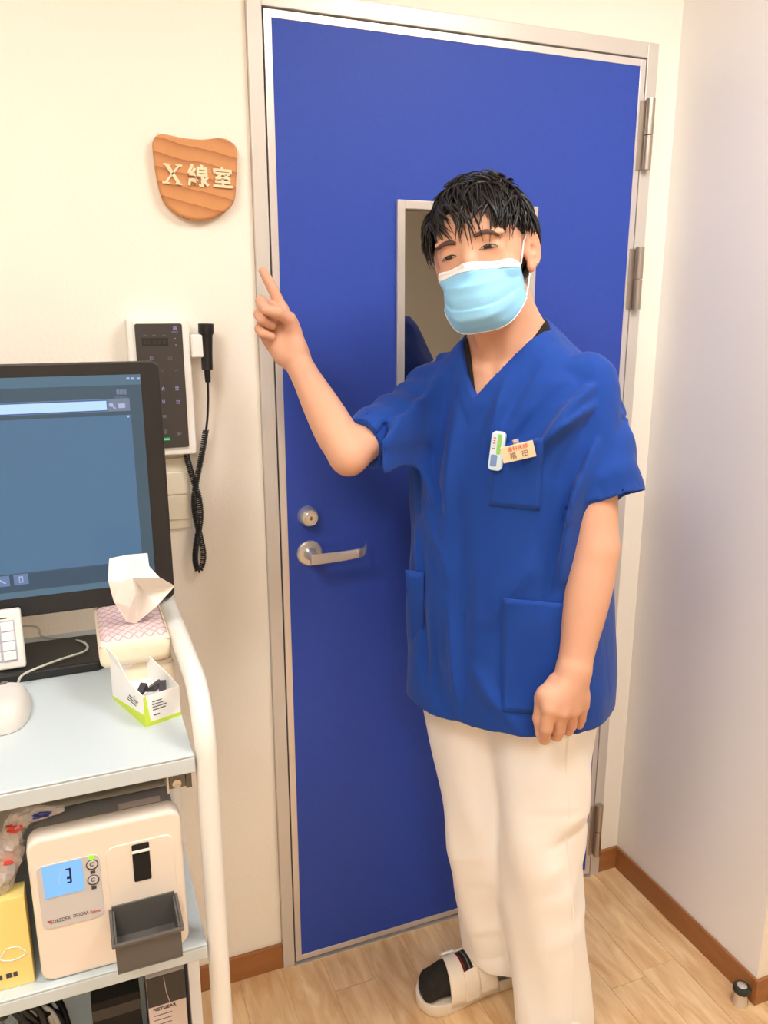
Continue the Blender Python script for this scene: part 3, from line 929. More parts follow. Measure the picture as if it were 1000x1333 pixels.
# ------------------------------------------------------------------ mouse
mc = np.array([-0.512, -0.395, TZ])
ms = thing('mouse', 'pale grey computer mouse on the trolley tray before the keyboard', 'mouse', mc)
G = []
for i in range(13):
    th = math.pi * i / 12
    row = []
    for j in range(25):
        ph_ = math.pi * 2 * j / 24
        r = math.sin(th / 2) if False else 1
        sx, sy = 0.036, 0.066
        cxx = math.copysign(abs(math.cos(ph_)) ** 0.8, math.cos(ph_)); cyy = math.copysign(abs(math.sin(ph_)) ** 0.8, math.sin(ph_))
        rr = math.sin(math.pi / 2 * i / 12) ** 0.6
        zz = 0.034 * (1 - (i / 12) ** 2.4) * (1 - 0.18 * cyy * rr)
        row.append(mc + np.array([sx * cxx * rr, sy * cyy * rr, 0.001 + zz]))
    G.append(row)
MB().sheet(np.array(G)).build('shell', MATS['mouse_white'], ms, smooth=True)
MB().obox(mc + np.array([0.0, 0.045, 0.026]), (1, 0, 0), (0, 1, -0.25), (0, 0.25, 1), 0.010, 0.024, 0.006).build('wheel', MATS['bin_grey'], ms, bevel=0.002)
cb = [mc + np.array([0.012, 0.063, 0.012]), onZ(22, 893, 0.985), onZ(28, 880, 0.985), onZ(45, 871, 0.985), onZ(80, 858, 0.985), onZ(108, 849, 0.985), onZ(114, 842, 0.985), onZ(106, 835, 0.984), onZ(80, 831, 0.968), onZ(55, 828, 0.968), onZ(50, 818, 0.968), onZ(42, 815, 0.968), onZ(20, 815, 0.968), onZ(-20, 815, 0.968)]
MB().tube(spline(cb, 8), 0.0019, 8).build('cable', MATS['light_cable'], ms, smooth=True)

# ------------------------------------------------------------------ soft tissue packs, one on the other
def soft_pack(x0, x1, y0, y1, z0, z1, label, rot=0.0, name='tissue_pack'):
    cxx, cyy = (x0 + x1) / 2, (y0 + y1) / 2
    t = thing(name, label, 'tissue pack', (cxx, cyy, z0), 'soft tissue packs')
    def shape(top):
        V = []; F = []
        nx_, ny_, nz_ = 12, 16, 5
        b = MB()
        import itertools
        G = []
        prof = []
        hx_, hy_ = (x1 - x0) / 2, (y1 - y0) / 2
        lay = [(0.0, 0.93), (0.1, 0.985), (0.3, 1.0), (0.7, 1.0), (0.9, 0.985), (1.0, 0.93)]
        n = 40
        for h, s in lay:
            ring = []
            for k in range(n):
                a = 2 * math.pi * k / n
                e = 0.16
                c_, s__ = math.cos(a), math.sin(a)
                ring.append((hx_ * s * math.copysign(abs(c_) ** e, c_), hy_ * s * math.copysign(abs(s__) ** e, s__), z0 + (z1 - z0) * h))
            G.append(ring)
        return G, n
    G, n = shape(True)
    ca, sa = math.cos(rot), math.sin(rot)
    W = lambda p: (cxx + p[0] * ca - p[1] * sa, cyy + p[0] * sa + p[1] * ca, p[2])
    V = [W(p) for r in G for p in r]
    F = []
    for i in range(len(G) - 1):
        for k in range(n):
            F.append((i * n + k, i * n + (k + 1) % n, (i + 1) * n + (k + 1) % n, (i + 1) * n + k))
    F.append(tuple(range(n - 1, -1, -1)))
    MB().add(V, F).build('wrapper', MATS['pack_cream'], t, auto=60)
    # printed film over the top, with a slight sag and crinkle
    hx_, hy_ = (x1 - x0) / 2 * 0.985, (y1 - y0) / 2 * 0.985
    T = np.zeros((17, 23, 3))
    for i in range(17):
        for j in range(23):
            u = -1 + i / 8; v = -1 + j / 11
            edge = max(abs(u), abs(v))
            zz = z1 + 0.003 - 0.008 * max(0, edge - 0.8) / 0.2 + 0.0015 * math.sin(u * 9 + v * 5) * (1 - edge)
            T[i, j] = W((hx_ * u, hy_ * v, zz))
    MB().sheet(T).build('printed_film', MATS['pack_pink'], t, smooth=True)
    return t


soft_pack(-0.360, -0.270, -0.396, -0.236, TZ, TZ + 0.045, 'lower soft tissue pack on the trolley tray, beneath the opened one')
tp = soft_pack(-0.377, -0.273, -0.405, -0.232, TZ + 0.0485, TZ + 0.089, 'upper soft tissue pack with pink lattice print and a tissue sticking out')
# the tissue pulled out of the upper pack
ty = -0.335
A = {'A': (142, 727, -0.345), 'B': (168, 722, -0.33), 'C': (192, 720, -0.315), 'D': (194, 737, -0.33), 'E': (228, 763, -0.345), 'F': (204, 789, -0.362), 'G': (177, 812, -0.345),
     'H': (165, 810, -0.345), 'I': (148, 783, -0.36), 'J': (141, 757, -0.37), 'K': (172, 752, -0.385), 'L': (186, 768, -0.35), 'M': (176, 775, -0.385), 'N': (208, 752, -0.38), 'O': (158, 757, -0.368), 'P': (170, 790, -0.37)}
nm_ = list(A)
AV = [onY(*A[k]) for k in nm_]
ix = {k: i for i, k in enumerate(nm_)}
tf = ['AOJ', 'ABO', 'BKO', 'BDK', 'BCD', 'DNK', 'NEL', 'NLK', 'ELF', 'LMK', 'LFG', 'LGM', 'KMO', 'OMP', 'OPI', 'OIJ', 'MGP', 'GHP', 'HIP']
tsb = MB().add(AV, [tuple(ix[c] for c in s) for s in tf])
tso = tsb.build('tissue_sheet', MATS['tissue_paper'], loc=tuple(onY(171, 812, -0.345)), smooth=False)
md = tso.modifiers.new('sub', 'SUBSURF'); md.subdivision_type = 'CATMULL_CLARK'; md.levels = 2; md.render_levels = 2
for e in tso.data.edges:
    pass
at = tso.data.attributes.new('crease_edge', 'FLOAT', 'EDGE')
at.data.foreach_set('value', [0.55] * len(tso.data.edges))
md = tso.modifiers.new('thick', 'SOLIDIFY'); md.thickness = 0.0006
tag(tso, 'white tissue standing up out of the upper tissue pack', 'tissue')

# ------------------------------------------------------------------ small open carton with clips
bx = thing('small_carton', 'small open white and lime green carton holding black clips', 'carton', (-0.31, -0.45, TZ))
e0 = onZ(190, 947, TZ); e1 = onZ(236, 931, TZ)
ex = e1 - e0; wbx = np.linalg.norm(ex); ex /= wbx
ey = np.array([-ex[1], ex[0], 0])
hb_ = 0.046; dbx = 0.115
tk = 0.0012
def bxp(a, b_, h): return e0 + ex * a + ey * b_ + np.array([0, 0, h])
def bpanel(name, p, m):
    MB().prism(p[0], p[1]).build(name, MATS[m], bx)
bpanel('front_panel', ([bxp(0, 0, 0.006), bxp(wbx, 0, 0.006), bxp(wbx, 0, hb_), bxp(0, 0, hb_)], ey * tk), 'paper_white')
bpanel('front_band', ([bxp(0, -0.0002, 0), bxp(wbx, -0.0002, 0), bxp(wbx, -0.0002, 0.006), bxp(0, -0.0002, 0.006)], ey * tk), 'lime_green')
bpanel('side_panel', ([bxp(0, tk, 0.004), bxp(0, dbx, 0.004), bxp(0, dbx, hb_ + 0.02), bxp(0, 0.09, hb_ + 0.022), bxp(0, 0.04, hb_ + 0.004), bxp(0, tk, hb_)], ex * tk), 'paper_white')
bpanel('side_band', ([bxp(-0.0002, tk, 0), bxp(-0.0002, dbx, 0), bxp(-0.0002, dbx, 0.004), bxp(-0.0002, tk, 0.018), ], ex * tk), 'lime_green')
bpanel('side_panel', ([bxp(wbx - tk, tk, 0), bxp(wbx - tk, dbx, 0), bxp(wbx - tk, dbx, hb_ + 0.016), bxp(wbx - tk, 0.03, hb_ + 0.006), bxp(wbx - tk, tk, hb_)], ex * tk), 'paper_white')
bpanel('rear_panel', ([bxp(tk, dbx - tk, 0), bxp(wbx - tk, dbx - tk, 0), bxp(wbx - tk, dbx - tk, hb_ + 0.014), bxp(tk, dbx - tk, hb_ + 0.014)], ey * tk), 'paper_white')
bpanel('corner_strip', ([bxp(-0.0003, -0.0003, 0.006), bxp(0.008, -0.0003, 0.006), bxp(0.003, -0.0003, hb_), bxp(-0.0003, -0.0003, hb_)], ey * 0.0008), 'lime_green')
bpanel('lid_flap', ([bxp(0, 0.06, hb_ + 0.012), bxp(0, 0.112, hb_ + 0.02), bxp(-0.006, 0.112, hb_ + 0.04), bxp(-0.006, 0.075, hb_ + 0.036)], ex * tk), 'paper_white')
bpanel('base_panel', ([bxp(tk, tk, 0.001), bxp(wbx - tk, tk, 0.001), bxp(wbx - tk, dbx - tk, 0.001), bxp(tk, dbx - tk, 0.001)], (0, 0, 0.02)), 'paper_white')
pr = MB()
for k, (a, l) in enumerate(((0.012, 0.014), (0.0115, 0.017), (0.0115, 0.021), (0.012, 0.019))):
    pr.obox(bxp(a + l / 2, -0.0004, 0.035 - k * 0.0042), ex, ey, (0, 0, 1), l, 0.0004, 0.0012)
pr.obox(bxp(0.017, -0.0004, 0.0145), ex, ey, (0, 0, 1), 0.009, 0.0004, 0.0016)
for k in range(3):
    pr.obox(bxp(-0.0004, 0.035 + 0.004 * k, 0.03 - k * 0.004), ey, ex, (0, 0, 1), 0.03, 0.0004, 0.0014)
pr.build('print', MATS['print_dark'], bx)
for i, (a, b_, h, an, pit) in enumerate(((0.010, 0.035, 0.040, 0.9, 0.5), (0.022, 0.030, 0.040, -0.7, 0.4), (0.034, 0.042, 0.036, 0.3, 0.2), (0.038, 0.028, 0.038, 1.4, 0.5))):
    c = bxp(a + 0.003, b_, h)
    d1 = np.array([math.cos(an), math.sin(an), math.sin(pit)]); d1 /= np.linalg.norm(d1)
    n1 = np.cross(d1, (0, 0, 1)); n1 /= np.linalg.norm(n1); u1 = np.cross(n1, d1)
    cl = thing('binder_clip', ['black clip leaning on the left side of the small carton', 'black clip lying across the middle of the small carton', 'grey-black clip at the right back of the small carton', 'black clip at the right front of the small carton'][i], 'clip', c, 'clips in the small carton')
    L = 0.017
    MB().prism([c - d1 * L / 2 - u1 * 0.0016 - n1 * 0.005, c + d1 * L / 2 - u1 * 0.005 - n1 * 0.005, c + d1 * L / 2 + u1 * 0.005 - n1 * 0.005, c - d1 * L / 2 + u1 * 0.0016 - n1 * 0.005], n1 * 0.010).build('clip_body', MATS['clip_black'], cl, bevel=0.0006)
    for sgn_ in (-1, 1):
        pth = [c + d1 * -L / 2 + n1 * 0.004, c + d1 * (-L / 2 - 0.012) + u1 * sgn_ * 0.005 + n1 * 0.0025, c + d1 * (-L / 2 - 0.012) + u1 * sgn_ * 0.005 - n1 * 0.0025, c + d1 * -L / 2 - n1 * 0.004]
        MB().tube(pth, 0.0007, 6).build('clip_arm', MATS['satin_steel'], cl)

# ------------------------------------------------------------------ plate scanner on the middle shelf
DY = -0.597
dvx0, dvx1 = -0.486, -0.296; dvz1 = 0.884
dv = thing('plate_scanner', 'cream imaging plate scanner with blue lit display and grey bin on the shelf', 'scanner', ((dvx0 + dvx1) / 2, DY, SZ))
MB().rrect(dvx0, dvx1, SZ + 0.0005, dvz1, 0.017, DY, DY + 0.03, 7).build('front_cover', MATS['device_cream'], dv, bevel=0.005, seg=3)
MB().rrect(dvx0 + 0.006, dvx1 - 0.006, SZ + 0.003, dvz1 - 0.004, 0.014, DY + 0.029, DY + 0.30, 6).build('housing', MATS['device_grey'], dv, bevel=0.004)


def dp_(X, Y, o=0.0):
    return onY(X / 3.226, 1000 + Y / 3.226, DY - o)


a, c = dp_(152, 400), dp_(440, 620)
pa0, pa1 = dp_(157, 395), dp_(436, 615)
pz1 = dp_(160, 415)[2]; pz0 = dp_(172, 685)[2]; pX0 = dp_(160, 500)[0]; pX1 = dp_(430, 500)[0]
MB().rrect(pX0, pX1, pz0, pz1, 0.008, DY - 0.0012, DY + 0.001).build('display_panel', MATS['device_panel'], dv, bevel=0.0005)
q0 = dp_(174, 415); q1 = dp_(356, 508); q2 = dp_(182, 548)
dsp = MB().box(q0[0], q1[0], DY - 0.0022, DY - 0.0008, q2[2], q0[2]).build('display', glow('glow_lcd', (140, 200, 252), 1.15), dv)
di = MB()
p = dp_(290, 445)
for aa in ((-0.0035, 0.0022, 0.0085, 0.0105), (0.0004, 0.0028, -0.0105, 0.0105), (-0.003, 0.0005, -0.005, -0.001), (-0.0032, 0.0022, -0.0112, -0.0092)):
    di.box(p[0] + aa[0], p[0] + aa[1], DY - 0.0026, DY - 0.002, p[2] + aa[2], p[2] + aa[3])
di.build('display_symbol', glow('glow_navy', (44, 40, 110), 0.6), dsp)
di = MB()
di.tube([dp_(250, 490, .0024), dp_(247, 460, .0024), dp_(258, 430, .0024), dp_(272, 420, .0024)], 0.0006, 5)
di.build('display_symbol', glow('glow_lcd2', (180, 214, 250), 1.0), dsp)
MB().lathe(dp_(383, 375, 0.001), (0, -1, 0), [(0, 0.0036), (0.0012, 0.0034)], 16).build('power_lamp', glow('glow_lime', (170, 250, 60), 1.3), dv)
for X, Y in ((387, 404), (392, 468)):
    bt_ = MB().lathe(dp_(X, Y, 0.001), (0, -1, 0), [(0, 0.0076), (0.0014, 0.0074)], 24).build('button', MATS['print_dark'], dv)
    MB().lathe(dp_(X, Y, 0.0022), (0, -1, 0), [(0, 0.0062), (0.0008, 0.0058)], 24).build('button_cap', MATS['device_panel'], bt_)
    MB().tube([dp_(X, Y, 0.0033) + 0.0026 * np.array([math.cos(t_), 0, math.sin(t_)]) for t_ in np.linspace(0.6, 5.4, 12)], 0.0005, 5).build('button_symbol', MATS['print_dark'], bt_)
    q = dp_(X + 3, Y + 32, 0.001); MB().box(q[0] - 0.003, q[0] + 0.003, DY - 0.0018, DY - 0.001, q[2] - 0.0022, q[2] + 0.0022).build('print', MATS['print_dark'], dv)
t0 = dp_(255, 638, 0.0014)
put_text(MB(), 'SOREDEX', 0.0078, t0, XA, ZA, YF_, fit=0.0245).build('print', MATS['print_dark'], dv)
q = dp_(205, 648, .0014); MB().prism([q + np.array([-0.002, 0, 0.002]), q + np.array([0.003, 0, 0.002]), q + np.array([0.001, 0, -0.0025])], (0, 0.0006, 0)).build('print', MATS['print_red'], dv)
put_text(MB(), 'DIGORA', 0.0072, dp_(340, 614, 0.0014), XA, ZA, YF_, fit=0.0185).build('print', MATS['print_dark'], dv)
put_text(MB(), 'Optime', 0.0072, dp_(400, 601, 0.0014), XA, ZA, YF_, fit=0.0125).build('print', MATS['print_red'], dv)
# arched bay with the plate slot
ar0 = dp_(452, 345); ar1 = dp_(742, 300)
arx0, arx1 = dp_(456, 480)[0], dp_(742, 480)[0]; arz1 = dp_(600, 300)[2]; arz0 = dp_(600, 640)[2]
MB().rrect(arx0, arx1, arz0, arz1, 0.012, DY - 0.0014, DY + 0.001).build('bay', MATS['device_cream'], dv, bevel=0.001)
w0 = dp_(552, 330, 0.0014); w1 = dp_(637, 452, 0.0014)
sb = MB().rrect(w0[0], w1[0], w1[2] - 0.003, w0[2] + 0.002, 0.002, DY - 0.0022, DY - 0.001).build('slot', MATS['gap_black'], dv)
zb_ = dp_(592, 340)[2]
MB().box(w0[0], w1[0], DY - 0.004, DY - 0.002, zb_ - 0.0022, zb_ + 0.001).build('slot_bar', MATS['white_plastic'], sb)
# bin
bz1, bz0 = 0.757, 0.712; b0, b1 = -0.393, -0.312; by0, by1 = -0.664, DY - 0.0005
bn = MB()
w = 0.003
bn.box(b0, b1, by0, by1, bz0, bz0 + w)
bn.box(b0, b1, by0, by0 + w, bz0 + w, bz1); bn.box(b0, b1, by1 - w, by1, bz0 + w, bz1 + 0.006)
bn.box(b0, b0 + w, by0 + w, by1 - w, bz0 + w, bz1); bn.box(b1 - w, b1, by0 + w, by1 - w, bz0 + w, bz1)
bno = bn.build('plate_bin', MATS['bin_grey'], dv, bevel=0.001)
rm = MB()
rm.box(b0 - 0.004, b1 + 0.004, by0 - 0.004, by0, bz1 - 0.003, bz1 + 0.002); rm.box(b0 - 0.004, b0, by0, by1, bz1 - 0.003, bz1 + 0.002); rm.box(b1, b1 + 0.004, by0, by1, bz1 - 0.003, bz1 + 0.002)
rm.build('bin_rim', MATS['bin_grey'], bno, bevel=0.0015)
for X in (-0.37, -0.34):
    MB().lathe((X, by0 + 0.012, bz0 + w), (0, 0, 1), [(0, 0.006), (0.012, 0.005), (0.016, 0.002)], 16).build('bin_bump', MATS['bin_grey'], bno, auto=40)
# type label on the grey top
l0 = onZ(148, 1066, dvz1); l1 = onZ(206, 1050, dvz1)
MB().box(-0.372, -0.318, DY + 0.034, DY + 0.047, dvz1 - 0.0045, dvz1 - 0.0032).build('type_label', MATS['box_pink'], dv)

# plastic sheet over the rear of the scanner
sh = np.zeros((46, 30, 3))
rs = np.random.default_rng(3)
phs = rs.uniform(0, 6.28, 8)
for i in range(46):
    for j in range(30):
        x = -0.80 + 0.505 * i / 45; y = -0.545 + 0.40 * j / 29
        on = 1 / (1 + math.exp(-(x - (dvx0 - 0.022)) / 0.012))
        bx_ = 0.762 - 0.05 * max(0, (-0.56 - x)) / 0.2
        z = bx_ * (1 - on) + 0.890 * on
        z += (0.010 * (0.5 + 0.5 * math.sin(x * 38 + 14 * y + phs[0])) + 0.007 * (0.5 + 0.5 * math.sin(-22 * x + 48 * y + phs[1]))) * (0.15 + 0.85 * min(1, j / 6))
        z += 0.003 * math.sin(70 * x + 31 * y + phs[2]) * min(1, j / 5)
        z = max(z, 0.8895 * on if on > .9 else 0)
        sh[i, j] = (x, y, z)
so = MB().sheet(sh, 0.0008).build('plastic_sheet', MATS['screen_sheet'], loc=(-0.5, -0.35, SZ), smooth=True)
tag(so, 'crumpled grey plastic sheet draped over the back of the scanner', 'plastic sheet')

# yellow carton, clear bag with red and blue packets
yb0 = onY(0, 1175, -0.588); ye = onY(46, 1278, -0.588)
yc = thing('yellow_carton', 'flat yellow carton standing on the shelf left of the scanner', 'carton', (-0.57, -0.575, SZ))
MB().box(-0.66, -0.4955, -0.588, -0.558, SZ, 0.803).build('carton_body', MATS['yellow_card'], yc, bevel=0.001)
pr = MB()
for k, w_ in enumerate((0.006, 0.004, 0.007, 0.005)):
    pr.box(-0.545 + 0.0085 * k, -0.545 + 0.0085 * k + w_, -0.5885, -0.588, 0.687, 0.694)
pr.build('print', MATS['print_dark'], yc)
MB().tube([(-0.517 + 0.014 * math.cos(t) * (1 - 0.2 * math.sin(3 * t)), -0.5884, 0.722 + 0.010 * math.sin(t)) for t in np.linspace(0, 6.28, 24)], 0.0007, 5).build('print', MATS['badge_white'], yc)

bgc = onY(40, 1080, -0.50)
bgp = thing('packet_bag', 'clear crumpled bag of red and blue packets draped over the scanner corner', 'bag', (bgc[0], bgc[1], 0.79))


def crumple(c, r, seed, ax=None, amp=0.25, n=(14, 22)):
    rs_ = np.random.default_rng(seed); ph_ = rs_.uniform(0, 6.28, (6, 3)); fr_ = rs_.uniform(2, 7, (6, 3))
    ax = np.eye(3) if ax is None else np.asarray(ax, float)
    G = np.zeros((n[0], n[1], 3))
    for i in range(n[0]):
        for j in range(n[1]):
            th = math.pi * i / (n[0] - 1); q = 2 * math.pi * j / (n[1] - 1)
            d = np.array([math.sin(th) * math.cos(q), math.sin(th) * math.sin(q), math.cos(th)])
            a_ = 1 + amp * sum(math.sin(fr_[k] @ d + ph_[k, 0]) for k in range(6)) / 3
            G[i, j] = np.asarray(c) + (d * a_ * np.asarray(r)) @ ax
    return G


bY = -0.566
bp_ = spline([(-0.545, bY, 0.800), (-0.522, bY, 0.826), (-0.506, bY, 0.868), (-0.499, bY, 0.893), (-0.478, bY, 0.9025), (-0.438, bY, 0.9015)], 7)
rs = np.random.default_rng(4)
rr_ = np.interp(np.linspace(0, 1, len(bp_)), [0, .15, .4, .6, .75, 1], [0.009, 0.020, 0.016, 0.0105, 0.0125, 0.004])
V = []; F = []
m_, n_ = len(bp_), 14
T_ = np.gradient(bp_, axis=0); T_ /= np.linalg.norm(T_, axis=1)[:, None]
for i in range(m_):
    N_ = np.cross(T_[i], (0, 1, 0)); B_ = np.array([0, 1.0, 0])
    for k in range(n_):
        q = 2 * math.pi * k / n_
        r = rr_[i] * (1 + 0.16 * math.sin(3 * q + i * 0.9) + rs.uniform(-0.12, 0.12))
        V.append(bp_[i] + N_ * r * math.cos(q) + B_ * r * math.sin(q) * 0.85)
for i in range(m_ - 1):
    for k in range(n_):
        F.append((i * n_ + k, i * n_ + (k + 1) % n_, (i + 1) * n_ + (k + 1) % n_, (i + 1) * n_ + k))
F += [tuple(range(n_)), tuple((m_ - 1) * n_ + k for k in range(n_))]
MB().add(V, F).build('clear_film', MATS['clear_plastic'], bgp)
for k, (t, dn_, m, r) in enumerate(((0.10, 0.004, 'bag_red', (0.010, 0.008, 0.013)), (0.08, -0.008, 'bag_blue', (0.007, 0.009, 0.011)), (0.33, 0.002, 'bag_red', (0.011, 0.008, 0.008)), (0.28, 0.010, 'bag_blue', (0.005, 0.006, 0.009)), (0.86, 0.0, 'bag_blue', (0.012, 0.006, 0.004)), (0.62, 0.0, 'bag_red', (0.010, 0.006, 0.006)))):
    i = int(t * (m_ - 1))
    c = bp_[i] + np.cross(T_[i], (0, 1, 0)) * -dn_ + np.array([0, -0.006, 0])
    MB().sheet(crumple(c, r, 20 + k, None, 0.3, (8, 12))).build('packet', MATS[m], bgp)

# ------------------------------------------------------------------ lower shelf: router carton, black box, white folders, cables
n0 = onY(190, 1276, -0.575); n1 = onY(240, 1266, -0.575)
rc = thing('router_carton', 'upright pinkish white carton with dark photo band on the lower shelf', 'carton', ((n0[0] + n1[0]) / 2, -0.53, LZ))
MB().box(n0[0], n1[0], -0.575, -0.47, LZ, 0.612).build('carton_body', MATS['box_pink'], rc, bevel=0.001)
zt = onY(216, 1306, -0.575)[2]
MB().box(n0[0], n1[0], -0.5756, -0.574, zt, 0.6115).build('photo_band', MATS['box_dark'], rc)
MB().tube([(n0[0] + 0.03, -0.5758, zt), (n0[0] + 0.026, -0.5758, zt + 0.02), (n0[0] + 0.024, -0.5758, 0.608)], 0.0005, 5).build('print', MATS['box_pink'], rc)
put_text(MB(), 'NETGEAR', 0.0072, onY(214.5, 1311.5, -0.5754), XA, ZA, YF_, offset=0.0002, fit=0.032).build('print', MATS['print_dark'], rc)
for k in range(3):
    p = onY(214, 1320 + 6 * k, -0.5754); MB().box(p[0] - 0.014, p[0] + 0.011, -0.5756, -0.575, p[2], p[2] + 0.001).build('print', MATS['icon_grey'], rc)
bk0 = onY(118, 1306, -0.555); bk1 = onY(182, 1290, -0.555)
bb_ = thing('black_box', 'black cardboard box on the lower shelf beside the router carton', 'box', ((bk0[0] + bk1[0]) / 2, -0.5, LZ))
MB().box(bk0[0], bk1[0], -0.555, -0.42, LZ, bk1[2]).build('box_body', MATS['gap_black'], bb_, bevel=0.002)
MB().box(bk0[0], bk1[0], -0.5556, -0.554, bk1[2] - 0.03, bk1[2] - 0.012).build('print', MATS['box_dark'], bb_)
wf_ = tag(MB().box(-0.298, -0.2815, -0.56, -0.20, LZ, 0.615).build('white_folder', MATS['paper_white'], loc=(-0.29, -0.38, LZ), bevel=0.001), 'upright white folder at the right end of the lower shelf', 'folder')
cbx = thing('cable_bundle', 'heap of black and white cables on the lower shelf', 'cables', (-0.50, -0.5, LZ))
rs = np.random.default_rng(9)
for k in range(12):
    P = []
    c = np.array([-0.505 + 0.05 * rs.uniform(-1, 1), -0.52, 0.55])
    for t in range(7):
        P.append(np.array([-0.60 + 0.135 * (t / 6) + 0.012 * rs.uniform(-1, 1), -0.545 + 0.06 * rs.uniform(0, 1), 0.41 + 0.17 * math.sin(math.pi * (0.15 + 0.7 * t / 6)) + 0.018 * rs.uniform(-1, 1)]))
    P[0][2] = LZ + 0.006; P[-1][2] = LZ + 0.006
    MB().tube(spline(P, 7), 0.005 if k % 3 else 0.004, 7).build('cable', MATS['cord_black' if k % 3 else 'light_cable'], cbx, smooth=True)

# ================================================================== the person
# ------------------------------------------------------------------ implicit surfaces on a grid -> one mesh (surface nets)
class Field:
    def __init__(self, ax, ay, az):
        self.a = [np.asarray(q, np.float32) for q in (ax, ay, az)]
        self.f = np.full([len(q) for q in self.a], 0.12, np.float32)

    def sl(self, lo, hi, pad):
        s = []
        for i in range(3):
            a = np.searchsorted(self.a[i], lo[i] - pad); b = np.searchsorted(self.a[i], hi[i] + pad)
            s.append(slice(int(a), int(b)))
        return tuple(s)

    def pts(self, s):
        return (self.a[0][s[0]][:, None, None], self.a[1][s[1]][None, :, None], self.a[2][s[2]][None, None, :])

    def add(self, fn, lo, hi, k=0.01, pad=0.03):
        s = self.sl(lo, hi, pad)
        d = fn(*self.pts(s)); f = self.f[s]
        h = np.clip(0.5 + 0.5 * (f - d) / k, 0, 1)
        self.f[s] = f * (1 - h) + d * h - k * h * (1 - h)

    def cut(self, fn, lo, hi, k=0.002):
        s = self.sl(lo, hi, 0.0)
        d = -fn(*self.pts(s)); f = self.f[s]
        h = np.clip(0.5 - 0.5 * (f - d) / k, 0, 1)
        self.f[s] = f * (1 - h) + d * h + k * h * (1 - h)

    def capsule(self, a, b, ra, rb=None, k=0.01, flat=None):
        a = np.asarray(a, float); b = np.asarray(b, float); rb = ra if rb is None else rb
        ab = b - a; L2 = ab @ ab
        r = max(ra, rb)

        def fn(x, y, z):
            px, py, pz = x - a[0], y - a[1], z - a[2]
            t = np.clip((px * ab[0] + py * ab[1] + pz * ab[2]) / L2, 0, 1)
            dx, dy, dz = px - t * ab[0], py - t * ab[1], pz - t * ab[2]
            d2 = dx * dx + dy * dy + dz * dz
            if flat is not None:      # (unit axis, factor): widen across that axis
                u, s = flat
                q = dx * u[0] + dy * u[1] + dz * u[2]
                d2 = d2 + q * q * (s * s - 1)
            return np.sqrt(d2) - (ra + (rb - ra) * t)
        w = r if flat is None else r / min(1, flat[1])
        self.add(fn, np.minimum(a, b) - w, np.maximum(a, b) + w, k)

    def chain(self, pts, rad, k=0.008, flat=None):
        for i in range(len(pts) - 1):
            self.capsule(pts[i], pts[i + 1], rad[i], rad[i + 1], k, flat)

    def limb(self, pts, rad, k=0.01, n=5, flat=None):
        # a tapering limb along a smooth path, blended once into the field
        P = spline([np.asarray(p, float) for p in pts], n)
        R = spline([(r, 0, 0) for r in rad], n)[:, 0]
        m = R.max()

        def fn(x, y, z):
            best = None
            for i in range(len(P) - 1):
                a = P[i]; ab = P[i + 1] - a; L2 = ab @ ab + 1e-12
                px, py, pz = x - a[0], y - a[1], z - a[2]
                t = np.clip((px * ab[0] + py * ab[1] + pz * ab[2]) / L2, 0, 1)
                dx, dy, dz = px - t * ab[0], py - t * ab[1], pz - t * ab[2]
                d2 = dx * dx + dy * dy + dz * dz
                if flat is not None:
                    u, s = flat
                    q = dx * u[0] + dy * u[1] + dz * u[2]
                    d2 = d2 + q * q * (s * s - 1)
                d = np.sqrt(d2) - (R[i] + (R[i + 1] - R[i]) * t)
                best = d if best is None else np.minimum(best, d)
            return best
        w = m if flat is None else m / min(1, flat[1])
        self.add(fn, P.min(0) - w, P.max(0) + w, k)

    def ellipsoid(self, c, axes, r, k=0.01):
        c = np.asarray(c, float); A = np.asarray(axes, float); r = np.asarray(r, float)

        def fn(x, y, z):
            px, py, pz = x - c[0], y - c[1], z - c[2]
            s = 0; g = 0
            for i in range(3):
                q = px * A[i][0] + py * A[i][1] + pz * A[i][2]
                s = s + (q / r[i]) ** 2; g = g + (q / r[i] ** 2) ** 2
            s = np.sqrt(s); g = np.sqrt(g) + 1e-6
            return s * (s - 1) / g
        m = r.max()
        self.add(fn, c - m, c + m, k)

    def sample(self, P):
        P = np.asarray(P, float)
        idx = []; fr = []
        for i in range(3):
            a = self.a[i]
            j = np.clip(np.searchsorted(a, P[..., i]) - 1, 0, len(a) - 2)
            idx.append(j); fr.append(np.clip((P[..., i] - a[j]) / (a[j + 1] - a[j]), 0, 1))
        v = 0
        for c in range(8):
            o = [(c >> i) & 1 for i in range(3)]
            w = 1
            for i in range(3):
                w = w * (fr[i] if o[i] else 1 - fr[i])
            v = v + w * self.f[idx[0] + o[0], idx[1] + o[1], idx[2] + o[2]]
        return v

    def normal(self, P, e=0.004):
        P = np.asarray(P, float); n = []
        for i in range(3):
            d = np.zeros(3); d[i] = e
            n.append(self.sample(P + d) - self.sample(P - d))
        n = np.stack(n, -1)
        return n / (np.linalg.norm(n, axis=-1)[..., None] + 1e-9)

    def hit(self, px, py, t0=0.7, t1=2.1):
        d = ray(px, py)
        t = np.arange(t0, t1, 0.0015)
        v = self.sample(CAM + t[:, None] * d)
        i = np.argmax(v < 0)
        if not (v < 0).any():
            return None
        if i > 0:
            tt_ = t[i - 1] + 0.0015 * v[i - 1] / (v[i - 1] - v[i] + 1e-9)
        else:
            tt_ = t[0]
        return CAM + tt_ * d

